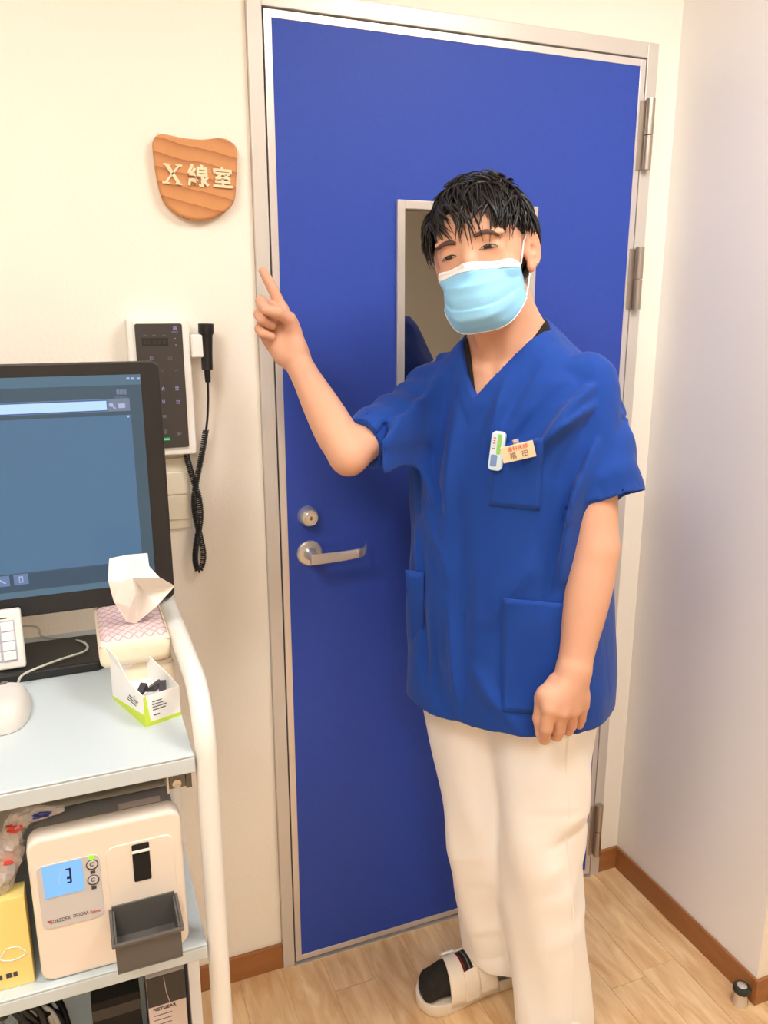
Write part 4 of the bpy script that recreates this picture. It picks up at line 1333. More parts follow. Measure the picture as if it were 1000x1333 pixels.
    def mesh(self, smooth=1):
        f = self.f; ax, ay, az = self.a
        ins = f < 0
        c = np.zeros(np.array(f.shape) - 1, np.uint8)
        for di in (0, 1):
            for dj in (0, 1):
                for dk in (0, 1):
                    c += ins[di:ins.shape[0] - 1 + di, dj:ins.shape[1] - 1 + dj, dk:ins.shape[2] - 1 + dk]
        I, J, K = np.nonzero((c > 0) & (c < 8))
        n = len(I)
        val = np.zeros((n, 8), np.float32); pos = np.zeros((n, 8, 3), np.float32)
        for q in range(8):
            a, b, d = q & 1, (q >> 1) & 1, (q >> 2) & 1
            val[:, q] = f[I + a, J + b, K + d]
            pos[:, q, 0] = ax[I + a]; pos[:, q, 1] = ay[J + b]; pos[:, q, 2] = az[K + d]
        acc = np.zeros((n, 3)); cnt = np.zeros(n)
        for a in range(8):
            for bit in (1, 2, 4):
                b = a | bit
                if b == a:
                    continue
                va, vb = val[:, a], val[:, b]
                m = (va < 0) != (vb < 0)
                t = np.where(m, va / np.where(m, va - vb, 1), 0)
                p = pos[:, a] + (pos[:, b] - pos[:, a]) * t[:, None]
                acc += np.where(m[:, None], p, 0); cnt += m
        V = acc / cnt[:, None]
        idx = np.full(c.shape, -1, np.int64); idx[I, J, K] = np.arange(n)
        Q = []
        for axis in range(3):
            o1, o2 = [(1, 2), (2, 0), (0, 1)][axis]
            lo = [slice(None)] * 3; hi = [slice(None)] * 3
            lo[axis] = slice(0, -1); hi[axis] = slice(1, None)
            sa, sb = ins[tuple(lo)], ins[tuple(hi)]
            E = np.array(np.nonzero(sa != sb))
            ok = (E[o1] > 0) & (E[o2] > 0) & (E[o1] < f.shape[o1] - 1) & (E[o2] < f.shape[o2] - 1)
            E = E[:, ok]
            q = []
            for d1, d2 in ((-1, -1), (0, -1), (0, 0), (-1, 0)):
                e = E.copy(); e[o1] += d1; e[o2] += d2
                q.append(idx[e[0], e[1], e[2]])
            q = np.stack(q, 1)
            flip = sb[E[0], E[1], E[2]]
            q[flip] = q[flip][:, ::-1]
            Q.append(q)
        Q = np.concatenate(Q)
        Q = Q[(Q >= 0).all(1)]
        for _ in range(smooth):
            s = np.zeros_like(V); w = np.zeros(n)
            for a in range(4):
                b = (a + 1) % 4
                np.add.at(s, Q[:, a], V[Q[:, b]]); np.add.at(w, Q[:, a], 1)
                np.add.at(s, Q[:, b], V[Q[:, a]]); np.add.at(w, Q[:, b], 1)
            V = 0.5 * V + 0.5 * s / np.maximum(w, 1)[:, None]
        return V, Q

    def build(self, name, material, parent, smooth=1):
        V, Q = self.mesh(smooth)
        o = np.array(WLOC[parent.name])
        me = bpy.data.meshes.new(name)
        me.vertices.add(len(V)); me.vertices.foreach_set('co', (V - o).astype(np.float32).ravel())
        me.loops.add(len(Q) * 4); me.loops.foreach_set('vertex_index', Q.astype(np.int32).ravel())
        me.polygons.add(len(Q)); me.polygons.foreach_set('loop_start', np.arange(0, len(Q) * 4, 4, dtype=np.int32))
        me.polygons.foreach_set('loop_total', np.full(len(Q), 4, np.int32))
        me.polygons.foreach_set('use_smooth', np.ones(len(Q), bool))
        me.update(calc_edges=True); me.validate()
        me.materials.append(MATS[material])
        ob = bpy.data.objects.new(name, me); COL.objects.link(ob); ob.parent = parent
        WLOC[ob.name] = tuple(o)
        return ob


def axis_pts(segs):
    out = []
    for a, b, h in segs:
        out += list(np.arange(a, b - h * 0.5, h))
    out.append(segs[-1][1])
    return np.array(out)


# ------------------------------------------------------------------ body frame
O = np.array([0.372, -0.292, 0.0])
LV = np.array([0.55, -0.835, 0.0]); LV /= np.linalg.norm(LV)      # towards his left side
FV = np.array([-0.835, -0.55, 0.0]); FV /= np.linalg.norm(FV)     # where his chest faces
ZV = np.array([0, 0, 1.0])


def B(l, f, z):
    return O + LV * l + FV * f + ZV * z


person = thing('person', 'person in blue scrubs and mask, pointing beside the blue door', 'person', (O[0], O[1], 0))

# head frame: turned towards the camera, tilted
tocam = CAM - np.array([0.30, -0.31, 1.62]); az = math.atan2(tocam[1], tocam[0]) - math.radians(14)
hf = np.array([math.cos(az), math.sin(az), 0]); hl = np.cross(ZV, hf)
pit, rol = math.radians(-6), math.radians(10)
hf2 = hf * math.cos(pit) + ZV * math.sin(pit); hu = np.cross(hf2, hl)
hl2 = hl * math.cos(rol) + hu * math.sin(rol); hu2 = np.cross(hf2, hl2)
HA = np.array([hl2, hf2, hu2])
eyes_px = (610.5, 327.5)
Hc = onY(eyes_px[0], eyes_px[1], -0.385) - HA[1] * 0.086 - HA[2] * 0.012


def H(l, f, u):
    return Hc + HA[0] * l + HA[1] * f + HA[2] * u


# joints
nb = B(0.0, -0.005, 1.455)
shL = onY(770, 496, -0.420); elL = onY(776, 715, -0.485); wrL = onY(748, 868, -0.515)
shR = B(-0.155, -0.0, 1.40); elR = onY(454, 594, -0.295); wrR = onY(387, 470, -0.14)

TZs = [0.70, 0.78, 0.86, 0.95, 1.05, 1.15, 1.25, 1.32, 1.37, 1.41, 1.44, 1.47, 1.495, 1.515]
TA = [0.208, 0.206, 0.203, 0.198, 0.195, 0.193, 0.194, 0.193, 0.186, 0.168, 0.138, 0.100, 0.072, 0.050]
TB = [0.156, 0.155, 0.150, 0.144, 0.140, 0.135, 0.132, 0.126, 0.118, 0.106, 0.092, 0.080, 0.068, 0.050]
TL = [0.011, 0.011, 0.010, 0.006, 0.002, 0, 0, 0, 0, 0, 0, 0, 0, 0]


def torso_fn(shrink=0.0, n=2.5):
    def fn(x, y, z):
        l = (x - O[0]) * LV[0] + (y - O[1]) * LV[1]
        f = (x - O[0]) * FV[0] + (y - O[1]) * FV[1]
        a = (np.interp(z.ravel(), TZs, TA) - shrink).reshape(z.shape).astype(np.float32)
        b = (np.interp(z.ravel(), TZs, TB) - shrink).reshape(z.shape).astype(np.float32)
        l = l - np.interp(z.ravel(), TZs, TL).reshape(z.shape).astype(np.float32)
        rr = ((np.abs(l) / a) ** n + (np.abs(f) / b) ** n) ** (1 / n)
        d = (rr - 1) * np.minimum(a, b) * 0.95
        top = 1.515 - shrink
        return np.maximum(d, (z - top))
    return fn


# ------------------------------------------------------------------ body (skin): one continuous surface
hx_fine = 0.0026
body = Field(axis_pts([(-0.08, 0.055, 0.0026), (0.055, 0.13, 0.0045), (0.13, 0.45, 0.0028), (0.45, 0.62, 0.005)]),
             axis_pts([(-0.62, -0.05, 0.0032), (-0.05, 0.02, 0.005)]),
             axis_pts([(0.755, 0.93, 0.0028), (0.93, 1.29, 0.006), (1.29, 1.40, 0.0045), (1.40, 1.78, 0.0026)]))
fn = torso_fn(0.013)
body.add(lambda x, y, z: np.maximum(fn(x, y, z), 0.90 - z), B(0, 0, 0.9) - np.array([.22, .22, 0]), B(0, 0, 1.5) + np.array([.22, .22, 0]), 0.01)
# neck and trapezius
body.capsule(H(0, -0.018, -0.055), nb + np.array([0, 0, 0.0]), 0.054, 0.057, 0.02)
for s in (-1, 1):
    body.capsule(H(s * 0.025, -0.035, -0.075), B(s * 0.075, -0.02, 1.405), 0.026, 0.026, 0.02)
    body.capsule(H(s * 0.045, -0.01, -0.05), B(s * 0.014, 0.062, 1.432), 0.013, 0.010, 0.012)      # sternomastoid
    body.capsule(B(s * 0.022, 0.080, 1.425), B(s * 0.13, 0.035, 1.435), 0.010, 0.011, 0.015)       # collar bone
# head
body.ellipsoid(H(0, -0.012, 0.030), HA, (0.072, 0.092, 0.078), 0.012)
body.ellipsoid(H(0, 0.030, -0.005), HA, (0.066, 0.062, 0.088), 0.020)
body.ellipsoid(H(0, 0.034, -0.060), HA, (0.056, 0.055, 0.055), 0.020)
body.ellipsoid(H(0, 0.060, -0.092), HA, (0.026, 0.026, 0.020), 0.02)
body.ellipsoid(H(0, 0.048, 0.046), HA, (0.054, 0.038, 0.036), 0.015)     # forehead
for s in (-1, 1):
    body.ellipsoid(H(s * 0.038, 0.056, -0.024), HA, (0.024, 0.024, 0.019), 0.012)   # smiling cheek
    body.capsule(H(s * 0.022, 0.081, -0.0035), H(s * 0.046, 0.070, -0.0015), 0.0045, 0.0045, 0.006)   # lower lid fold
    body.ellipsoid(H(s * 0.034, 0.074, 0.031), HA, (0.024, 0.013, 0.007), 0.010)    # brow ridge
    body.ellipsoid(H(s * 0.034, 0.070, 0.011), HA, (0.017, 0.0155, 0.013), 0.006)   # eye ball under the lids
body.chain([H(0, 0.083, 0.022), H(0, 0.094, -0.002), H(0, 0.102, -0.024)], [0.009, 0.0085, 0.010], 0.010)
for s in (-1, 1):
    # ear
    ec = H(s * 0.0775, -0.006, -0.002)
    en_ = HA[0] * s * 0.86 + HA[1] * 0.5; eb_ = HA[0] * s * 0.5 - HA[1] * 0.86      # outward face of the ear, its back edge
    EA = np.array([en_, eb_, HA[2]]); EA /= np.linalg.norm(EA, axis=1)[:, None]
    body.ellipsoid(ec, EA, (0.006, 0.0165, 0.030), 0.006)
    rim = [ec + EA[1] * (0.0165 * math.cos(t)) + EA[2] * (0.0285 * math.sin(t)) + EA[0] * 0.004 for t in np.linspace(-1.1, 2.5, 13)]
    body.limb(rim, [0.0038] * 13, 0.003, 2)
    body.limb([ec + EA[1] * 0.008 * math.cos(t) + EA[2] * (0.004 + 0.017 * math.sin(t)) + EA[0] * 0.004 for t in np.linspace(-1.2, 1.4, 7)], [0.003] * 7, 0.003, 2)
    body.ellipsoid(ec - EA[2] * 0.029 - EA[1] * 0.004 + EA[0] * 0.001, EA, (0.0055, 0.009, 0.010), 0.005)
    body.cut(lambda x, y, z, c=ec + EA[0] * 0.009 - EA[2] * 0.002: np.sqrt((x - c[0]) ** 2 + (y - c[1]) ** 2 + (z - c[2]) ** 2) - 0.008, ec - 0.04, ec + 0.04, 0.004)

# arms
body.limb([B(-0.10, 0, 1.385), shR, shR * .5 + elR * .5, elR], [0.04, 0.038, 0.036, 0.0315], 0.01)
body.limb([elR, elR + (wrR - elR) * 0.22, elR + (wrR - elR) * 0.5, elR + (wrR - elR) * 0.8, wrR], [0.0315, 0.0365, 0.0330, 0.0265, 0.0250], 0.012)
body.limb([B(0.10, 0, 1.385), shL, shL * .5 + elL * .5, elL], [0.04, 0.038, 0.039, 0.0375], 0.01)
body.limb([elL, elL + (wrL - elL) * 0.22, elL + (wrL - elL) * 0.5, elL + (wrL - elL) * 0.8, wrL], [0.0375, 0.040, 0.0375, 0.031, 0.0285], 0.012)

# right hand: index finger raised, the other fingers curled, thumb across them, palm to the viewer
R_ = lambda px, py, Y: onY(px, py, Y)
wh = R_(384, 464, -0.138)
mcp = [R_(367, 403, -0.112), R_(357, 404, -0.108), R_(351, 414, -0.108), R_(348, 428, -0.110)]
for p, r in zip(mcp, (0.0135, 0.0140, 0.0140, 0.0135)):
    body.capsule(wh, p, 0.022, r, 0.010)
body.capsule(R_(350, 440, -0.115), R_(368, 462, -0.132), 0.014, 0.018, 0.012)        # heel of the hand
body.capsule(R_(386, 450, -0.145), R_(379, 420, -0.140), 0.017, 0.0135, 0.012)       # thumb mound
fk = 0.0022
body.chain([mcp[0], R_(356, 378, -0.108), R_(348.5, 364, -0.102), R_(342, 353, -0.098)], [0.0118, 0.0100, 0.0092, 0.0078], fk)
body.chain([mcp[1], R_(340, 392, -0.130), R_(343, 400, -0.150), R_(356, 410, -0.146)], [0.0120, 0.0102, 0.0096, 0.0088], fk)
body.chain([mcp[2], R_(337.5, 409, -0.134), R_(341, 416, -0.152), R_(354, 423, -0.146)], [0.0118, 0.0100, 0.0094, 0.0086], fk)
body.chain([mcp[3], R_(338, 428, -0.134), R_(341, 434, -0.148), R_(353, 438, -0.143)], [0.0112, 0.0090, 0.0084, 0.0078], fk)
body.chain([R_(382, 432, -0.143), R_(376, 415, -0.152), R_(362, 407, -0.164), R_(347, 404, -0.166)], [0.0145, 0.0122, 0.0108, 0.0088], 0.004)

# left hand: hanging relaxed, back of the hand to the viewer, fingers curled under
Y_ = -0.525
wl = R_(747, 872, -0.518)
kn = [R_(716, 922, -0.535), R_(731, 926, -0.538), R_(745, 924, -0.534), R_(757, 918, -0.526)]
for p, r in zip(kn, (0.0155, 0.0155, 0.015, 0.014)):
    body.capsule(wl, p, 0.0235, r, 0.012)
body.capsule(R_(712, 905, -0.520), R_(752, 905, -0.520), 0.019, 0.018, 0.012)
body.chain([kn[0], R_(711.5, 948, -0.533), R_(708.5, 962, -0.512), R_(712, 958, -0.490)], [0.0135, 0.0112, 0.0100, 0.0085], fk)
body.chain([kn[1], R_(728, 949, -0.530), R_(725, 958, -0.508), R_(727, 952, -0.488)], [0.0135, 0.0112, 0.0098, 0.0085], fk)
body.chain([kn[2], R_(743, 944, -0.524), R_(740, 951, -0.503), R_(740, 945, -0.485)], [0.0128, 0.0106, 0.0094, 0.0082], fk)
body.chain([kn[3], R_(756, 936, -0.514), R_(754, 943, -0.497), R_(753, 938, -0.482)], [0.0118, 0.0094, 0.0086, 0.0076], fk)
body.chain([R_(725, 888, -0.512), R_(706, 909, -0.510), R_(702.5, 935, -0.510), R_(703, 955, -0.508)], [0.0165, 0.0128, 0.0112, 0.0085], 0.005)
bo = body.build('body', 'skin', person, 1)

# ------------------------------------------------------------------ scrub top
top = Field(np.arange(0.02, 0.66, 0.004), np.arange(-0.60, 0.0, 0.004), np.arange(0.74, 1.54, 0.004))
tf_ = torso_fn(0.0)
full_lo, full_hi = np.array([0.0, -0.7, 0.7]), np.array([0.7, 0.0, 1.56])
top.add(tf_, full_lo, full_hi, 0.001)


def sleeve(field, a, b, ra, rb, flat=None, k=0.03):
    a = np.asarray(a); b = np.asarray(b); d = b - a; L = np.linalg.norm(d); d = d / L

    def fn(x, y, z):
        px, py, pz = x - a[0], y - a[1], z - a[2]
        t = px * d[0] + py * d[1] + pz * d[2]
        q2 = px * px + py * py + pz * pz - t * t
        if flat is not None:
            u, s = flat
            e = px * u[0] + py * u[1] + pz * u[2]
            q2 = q2 + e * e * (s * s - 1)
        r = ra + (rb - ra) * np.clip(t / L, 0, 1)
        ang = np.arctan2(pz, px * 0.7 + py * 0.7)
        fold = (0.0025 * np.sin(t * 95 + 3 * np.sin(ang * 2)) + 0.003 * np.sin(ang * 3 + t * 20)) * np.clip((L - t) / 0.05, 0.25, 1)
        c = np.sqrt(np.maximum(q2, 0)) - r - fold
        shell = np.maximum(c, -(c + 0.0085))
        near = t > L - 0.03
        cc = np.where(near, shell, c)
        cc = np.maximum(cc, t - L)
        start = np.sqrt(px * px + py * py + pz * pz) - ra
        return np.maximum(cc, np.where(t < 0, start, -1))
    lo = np.minimum(a, b) - max(ra, rb) * 1.3; hi = np.maximum(a, b) + max(ra, rb) * 1.3
    field.add(fn, lo, hi, k)


armL = shL * 0.30 + elL * 0.70
cufL = onY(792, 650, armL[1] + 0.004)
sleeve(top, B(0.140, -0.002, 1.354), cufL, 0.060, 0.0645, k=0.014)
cufR = shR * 0.15 + elR * 0.85
sleeve(top, B(-0.140, 0.0, 1.375), cufR, 0.066, 0.0475)
# folds of the cloth
X, Y, Z = top.pts((slice(None),) * 3)
ll = (X - O[0]) * LV[0] + (Y - O[1]) * LV[1]
ff = (X - O[0]) * FV[0] + (Y - O[1]) * FV[1]
front = np.clip((ff + 0.02) / 0.06, 0, 1)
near_s = top.f


def lz(px, py):
    return ((px - 668) / 628 + 0.06, 1.109 + (700 - py) / 745)


def crease(p, q, amp, w):
    a, b = np.array(lz(*p)), np.array(lz(*q))
    d = b - a; L2 = d @ d
    t = np.clip(((ll - a[0]) * d[0] + (Z - a[1]) * d[1]) / L2, 0, 1)
    r2 = (ll - a[0] - t * d[0]) ** 2 + (Z - a[1] - t * d[1]) ** 2
    return (amp * np.exp(-r2 / (w * w)) * np.sin(math.pi * np.clip(0.12 + 0.76 * t, 0, 1)) * front).astype(np.float32)


disp = np.zeros(top.f.shape, np.float32)
for c in (((738, 476), (690, 575), 0.012, 0.014), ((724, 470), (672, 545), -0.007, 0.012), ((752, 498), (716, 590), -0.009, 0.014), ((748, 540), (735, 640), 0.010, 0.013),
          ((728, 560), (705, 700), -0.006, 0.016), ((565, 478), (556, 620), 0.010, 0.012), ((583, 470), (578, 600), -0.008, 0.012), ((548, 520), (548, 660), -0.007, 0.010), ((600, 520), (590, 700), 0.006, 0.018),
          ((655, 470), (640, 560), 0.006, 0.014), ((680, 455), (660, 520), -0.005, 0.012), ((570, 700), (585, 860), 0.006, 0.02), ((610, 640), (625, 880), -0.006, 0.024), ((700, 690), (655, 790), 0.005, 0.022),
          ((560, 800), (570, 900), -0.006, 0.015), ((640, 860), (700, 930), 0.005, 0.02), ((555, 640), (600, 740), 0.004, 0.016), ((742, 500), (712, 540), 0.010, 0.010), ((736, 590), (728, 720), 0.009, 0.012), ((722, 600), (712, 760), -0.007, 0.012), ((552, 560), (572, 640), 0.008, 0.010), ((562, 560), (590, 660), -0.006, 0.010), ((545, 690), (560, 790), 0.006, 0.012), ((600, 780), (620, 930), 0.005, 0.014), ((575, 740), (590, 920), -0.005, 0.012)):
    disp += crease(c[0], c[1], c[2] * 1.7, c[3] * 0.72)
disp += (0.0035 * np.sin(ll * 34 + 2.0 * np.sin(Z * 7) + 0.6) * np.clip((1.25 - Z) / 0.4, 0, 1) * np.clip((Z - 0.7) / 0.1, 0, 1)).astype(np.float32)
disp += (0.0018 * np.sin(ll * 70 - Z * 26 + 1.3)).astype(np.float32) * front
# V neck: cut, with a stitched band beside it
VZ = 1.382
vw = (Z - VZ) * (0.66 + 0.12 * (ll > -0.02))
vd = (np.abs(ll + 0.018) - vw) * 0.84           # distance to the V edge (positive outside)
vd = np.where(Z > 1.30, vd, 0.1)
band = ((vd > 0) & (vd < 0.026) & (ff > 0.0))
disp += 0.0022 * np.clip((0.027 - vd) / 0.002, 0, 1) * (vd > -0.01) * (ff > 0)
disp = np.clip(disp, -0.013, 0.024)
top.f -= disp
# the cloth always lies outside the skin it covers
gp = np.stack(np.broadcast_arrays(X, Y, Z), -1)
skin = body.sample(gp.reshape(-1, 3)).reshape(top.f.shape).astype(np.float32) - 0.006
for cuf, d_, axp in ((cufL, cufL - B(0.140, -0.002, 1.354), elL), (cufR, cufR - B(-0.140, 0.0, 1.375), elR)):
    d_ = d_ / np.linalg.norm(d_)
    beyond = ((X - cuf[0]) * d_[0] + (Y - cuf[1]) * d_[1] + (Z - cuf[2]) * d_[2] > -0.002)
    far = np.full(top.f.shape, 9.0, np.float32)
    for p, q in ((shL if axp is elL else shR, axp), (axp, wrL if axp is elL else wrR), (wrL if axp is elL else wrR, kn[1] if axp is elL else mcp[0])):
        v = q - p; L2 = v @ v
        t_ = np.clip(((X - p[0]) * v[0] + (Y - p[1]) * v[1] + (Z - p[2]) * v[2]) / L2, 0, 1)
        far = np.minimum(far, np.sqrt((X - p[0] - t_ * v[0]) ** 2 + (Y - p[1] - t_ * v[1]) ** 2 + (Z - p[2] - t_ * v[2]) ** 2))
    # bare arm: past the cuff, or along forearm and hand
    p, q = axp, (wrL if axp is elL else wrR); v = q - p; L2 = v @ v
    t_ = ((X - p[0]) * v[0] + (Y - p[1]) * v[1] + (Z - p[2]) * v[2]) / L2
    bare = (beyond & (far < 0.056)) | ((far < 0.058) & (t_ > 0.25))
    skin = np.where(bare, 0.1, skin)
skin = np.where((Z > 1.50) | (Z < 0.99) | (((X - O[0]) * LV[0] + (Y - O[1]) * LV[1] < -0.24) & (Y > -0.16)), 0.1, skin)
top.f = np.minimum(top.f, skin)
# side hem a little higher at the slit, hem cut, hollow from below
hemz = 0.782 + 0.018 * np.clip(ll / 0.2, 0, 1) ** 2 + 0.004 * np.sin(ll * 21)
top.f = np.maximum(top.f, hemz - Z)
inner = tf_(X, Y, Z) + 0.012 - disp
top.f = np.where(Z < 0.83, np.maximum(top.f, -inner), top.f)
# neck opening
nk0, nk1 = H(0, -0.018, -0.055), nb
dn = nk1 - nk0; tN = ((X - nk0[0]) * dn[0] + (Y - nk0[1]) * dn[1] + (Z - nk0[2]) * dn[2]) / (dn @ dn)
tN = np.clip(tN, -1, 1.0)
rn = np.sqrt((X - nk0[0] - tN * dn[0]) ** 2 + (Y - nk0[1] - tN * dn[1]) ** 2 + (Z - nk0[2] - tN * dn[2]) ** 2) - 0.066
top.f = np.maximum(top.f, np.where(Z > 1.42, -rn, -1))
vcut = np.maximum(vd, -(ff - 0.015))
top.f = np.maximum(top.f, -np.maximum(vcut, VZ - 0.001 - Z))
sc_top = top.build('scrub_top', 'scrub_blue', person, 1)
del near_s


# pockets draped on the cloth
def drape(field, quad, nu, nv, off=0.0022, thick=0.0022, fallback=None):
    a, b, c, d = [np.asarray(q, float) for q in quad]      # tl, tr, br, bl in photo pixels
    G = np.zeros((nu, nv, 3)); ok = np.ones((nu, nv), bool)
    for i in range(nu):
        for j in range(nv):
            u, v = i / (nu - 1), j / (nv - 1)
            p = (a * (1 - u) + b * u) * (1 - v) + (d * (1 - u) + c * u) * v
            h = field.hit(p[0], p[1])
            G[i, j] = h if h is not None else np.nan
    N = field.normal(G)
    return G + N * off, N


def pocket(name, quad, nu, nv, parent, hem=0.0, off=0.0022):
    G, N = drape(top, quad, nu, nv, off)
    ob = MB().sheet(G, 0.003).build(name, MATS['scrub_blue'], parent, smooth=True)
    # stitched edge: a slightly raised seam along sides and bottom
    edge = list(G[0, ::1]) + list(G[1:, -1]) + list(G[-1, ::-1][1:])
    MB().tube([p + n * 0.0004 for p, n in zip(edge, list(N[0]) + list(N[1:, -1]) + list(N[-1, ::-1][1:]))], 0.0011, 5).build('seam', MATS['scrub_blue'], ob, smooth=True)
    if hem:
        j = max(1, int(nv * hem))
        MB().tube([p for p in G[:, j]], 0.0009, 5).build('seam', MATS['scrub_blue'], ob, smooth=True)
    return ob


pocket('chest_pocket', ((642, 580), (708, 570), (702, 664), (637, 657)), 12, 14, sc_top, off=0.0005)
pocket('side_pocket', ((655, 778), (739, 786), (738, 930), (654, 925)), 14, 22, sc_top, hem=0.13, off=0.0014)

hp = top.hit(548, 770)
if hp is not None:
    sv = np.array([0.863, -0.506, 0])
    G = np.zeros((6, 12, 3))
    for i in range(6):
        for j in range(12):
            px = 528 + 9 * j / 11 * (1 - i / 5) + (552 - 528) * i / 5; py = 742 + 3 * i / 5 + 108 * j / 11
            q = onY(px, py, hp[1] + 0.012 - 0.02 * i / 5 + 0.03 * (j / 11) ** 2)
            G[i, j] = q
    MB().sheet(G, 0.003).build('side_pocket', MATS['scrub_blue'], sc_top, smooth=True)

# undershirt: a dark edge showing at the neck
def skin_strip(up, lo, n, off=0.003):
    U = spline([(*p, 0) for p in up], 8)[:, :2]; Lw = spline([(*p, 0) for p in lo], 8)[:, :2]
    rs_ = lambda P: np.stack([np.interp(np.linspace(0, 1, n), np.linspace(0, 1, len(P)), P[:, i]) for i in (0, 1)], 1)
    U, Lw = rs_(U), rs_(Lw)
    G = np.zeros((n, 5, 3))
    for i in range(n):
        for j in range(5):
            p = U[i] * (1 - j / 4) + Lw[i] * j / 4
            h = body.hit(p[0], p[1], 1.0, 1.9)
            G[i, j] = h if h is not None else (G[i, j - 1] if j else G[i - 1, 0])
    return G + body.normal(G, 0.006) * off


us = MB().sheet(skin_strip([(690, 446), (697, 436), (704, 425), (709, 417)], [(702, 448), (709, 440), (716, 430), (718, 422)], 12), 0.002).build('undershirt', MATS['black_cloth'], person, smooth=True)
MB().sheet(skin_strip([(609, 438), (612, 450), (615, 470), (618, 495), (620, 512)], [(604, 438), (606, 450), (609, 470), (613, 495), (617, 512)], 16), 0.002).build('undershirt_edge', MATS['black_cloth'], us, smooth=True)

# ------------------------------------------------------------------ trousers
tr_ = Field(np.arange(0.16, 0.62, 0.0045), np.arange(-0.56, -0.06, 0.0045), np.arange(0.03, 0.88, 0.0045))
tr_.add(lambda x, y, z: np.maximum(np.maximum(torso_fn(0.030)(x, y, z), z - 0.87), 0.80 - z), (0, -1, .7), (1, 0, .9), 0.001)


def leg(path, rad, k=0.03, flat=None):
    tr_.limb(path, rad, k, 4, flat)


hipL = B(0.088, 0.006, 0.82); hipR = B(-0.080, 0.006, 0.82)
kneeL = onY(704, 1085, -0.385); anL = onY(719, 1335, -0.375)
kneeR = onY(628, 1085, -0.250); anR = onY(646, 1262, -0.222)
legs_c = (((hipL, hipL * .5 + kneeL * .5, kneeL, kneeL * .5 + anL * .5, anL), [0.106, 0.097, 0.083, 0.084, 0.083]),
          ((hipR, hipR * .5 + kneeR * .5, kneeR, kneeR * .5 + anR * .5, anR), [0.098, 0.086, 0.074, 0.072, 0.068]))
for pth, rad in legs_c:
    leg(pth, rad)
X, Y, Z = tr_.pts((slice(None),) * 3)
ll3 = (X - O[0]) * LV[0] + (Y - O[1]) * LV[1]; ff3 = (X - O[0]) * FV[0] + (Y - O[1]) * FV[1]
ang = np.arctan2(Y - (O[1]), X - (O[0] + 0.04))
dsp_ = 0.0016 * np.sin(Z * 34 + ll3 * 22 + 2.2 * np.sin(ff3 * 30)) * np.clip(1 - np.abs(Z - 0.42) / 0.3, 0, 1)
dsp_ = dsp_ + 0.0035 * np.sin(ll3 * 60 + Z * 14 + 1.0) * np.clip((0.8 - Z) / 0.3, 0, 1) + 0.004 * np.sin(ff3 * 55 - Z * 19)
# knee break and pulls
for (px, py, Yd, amp, w, dirv) in ((742, 1040, -0.40, 0.007, 0.016, 1), (738, 1072, -0.42, -0.006, 0.012, 1), (690, 1000, -0.46, -0.006, 0.03, 1), (712, 1128, -0.44, 0.004, 0.014, 1), (716, 1160, -0.45, -0.003, 0.012, 1), (735, 1200, -0.42, 0.006, 0.02, 1), (610, 1120, -0.30, 0.004, 0.02, 1), (618, 1160, -0.30, -0.004, 0.014, 1), (632, 1205, -0.28, 0.008, 0.016, 1), (640, 1235, -0.26, -0.007, 0.014, 1)):
    c = onY(px, py, Yd)
    u = (X - c[0]) * 0.86 - (Y - c[1]) * 0.5
    r2 = (u * 0.8 + (Z - c[2]) * 0.35) ** 2 / (3.2 * w) ** 2 + ((Z - c[2]) * 0.93 - u * 0.38) ** 2 / w ** 2 + ((X - c[0]) * 0.5 + (Y - c[1]) * 0.86) ** 2 / 0.09 ** 2
    dsp_ = dsp_ + 0.62 * amp * np.exp(-r2)
tr_.f -= dsp_.astype(np.float32)
# hems: far leg ends above the sandal, near leg reaches the floor
side = (Y - (kneeL[1] + kneeR[1]) / 2 + 0.0) + 0.12 * (X - 0.45)
tr_.f = np.maximum(tr_.f, np.where(side > 0, (0.080 + 0.25 * np.clip(0.42 - X, 0, 0.1)) - Z, 0.035 - Z))
tro = tr_.build('trousers', 'trouser_white', person, 2)
sm = []
for px, py in ((741, 955), (737, 1000), (741, 1060), (737, 1090), (741, 1130), (745, 1170), (747, 1220), (747, 1270), (746, 1325)):
    h = tr_.hit(px, py)
    if h is not None:
        sm.append(h + tr_.normal(h) * 0.0006)
sm = spline(sm, 6)
MB().sheet(np.stack([sm + CR * 0.0012, sm - CR * 0.0012], 1)).build('side_seam', MATS['trouser_white'], tro, smooth=True)

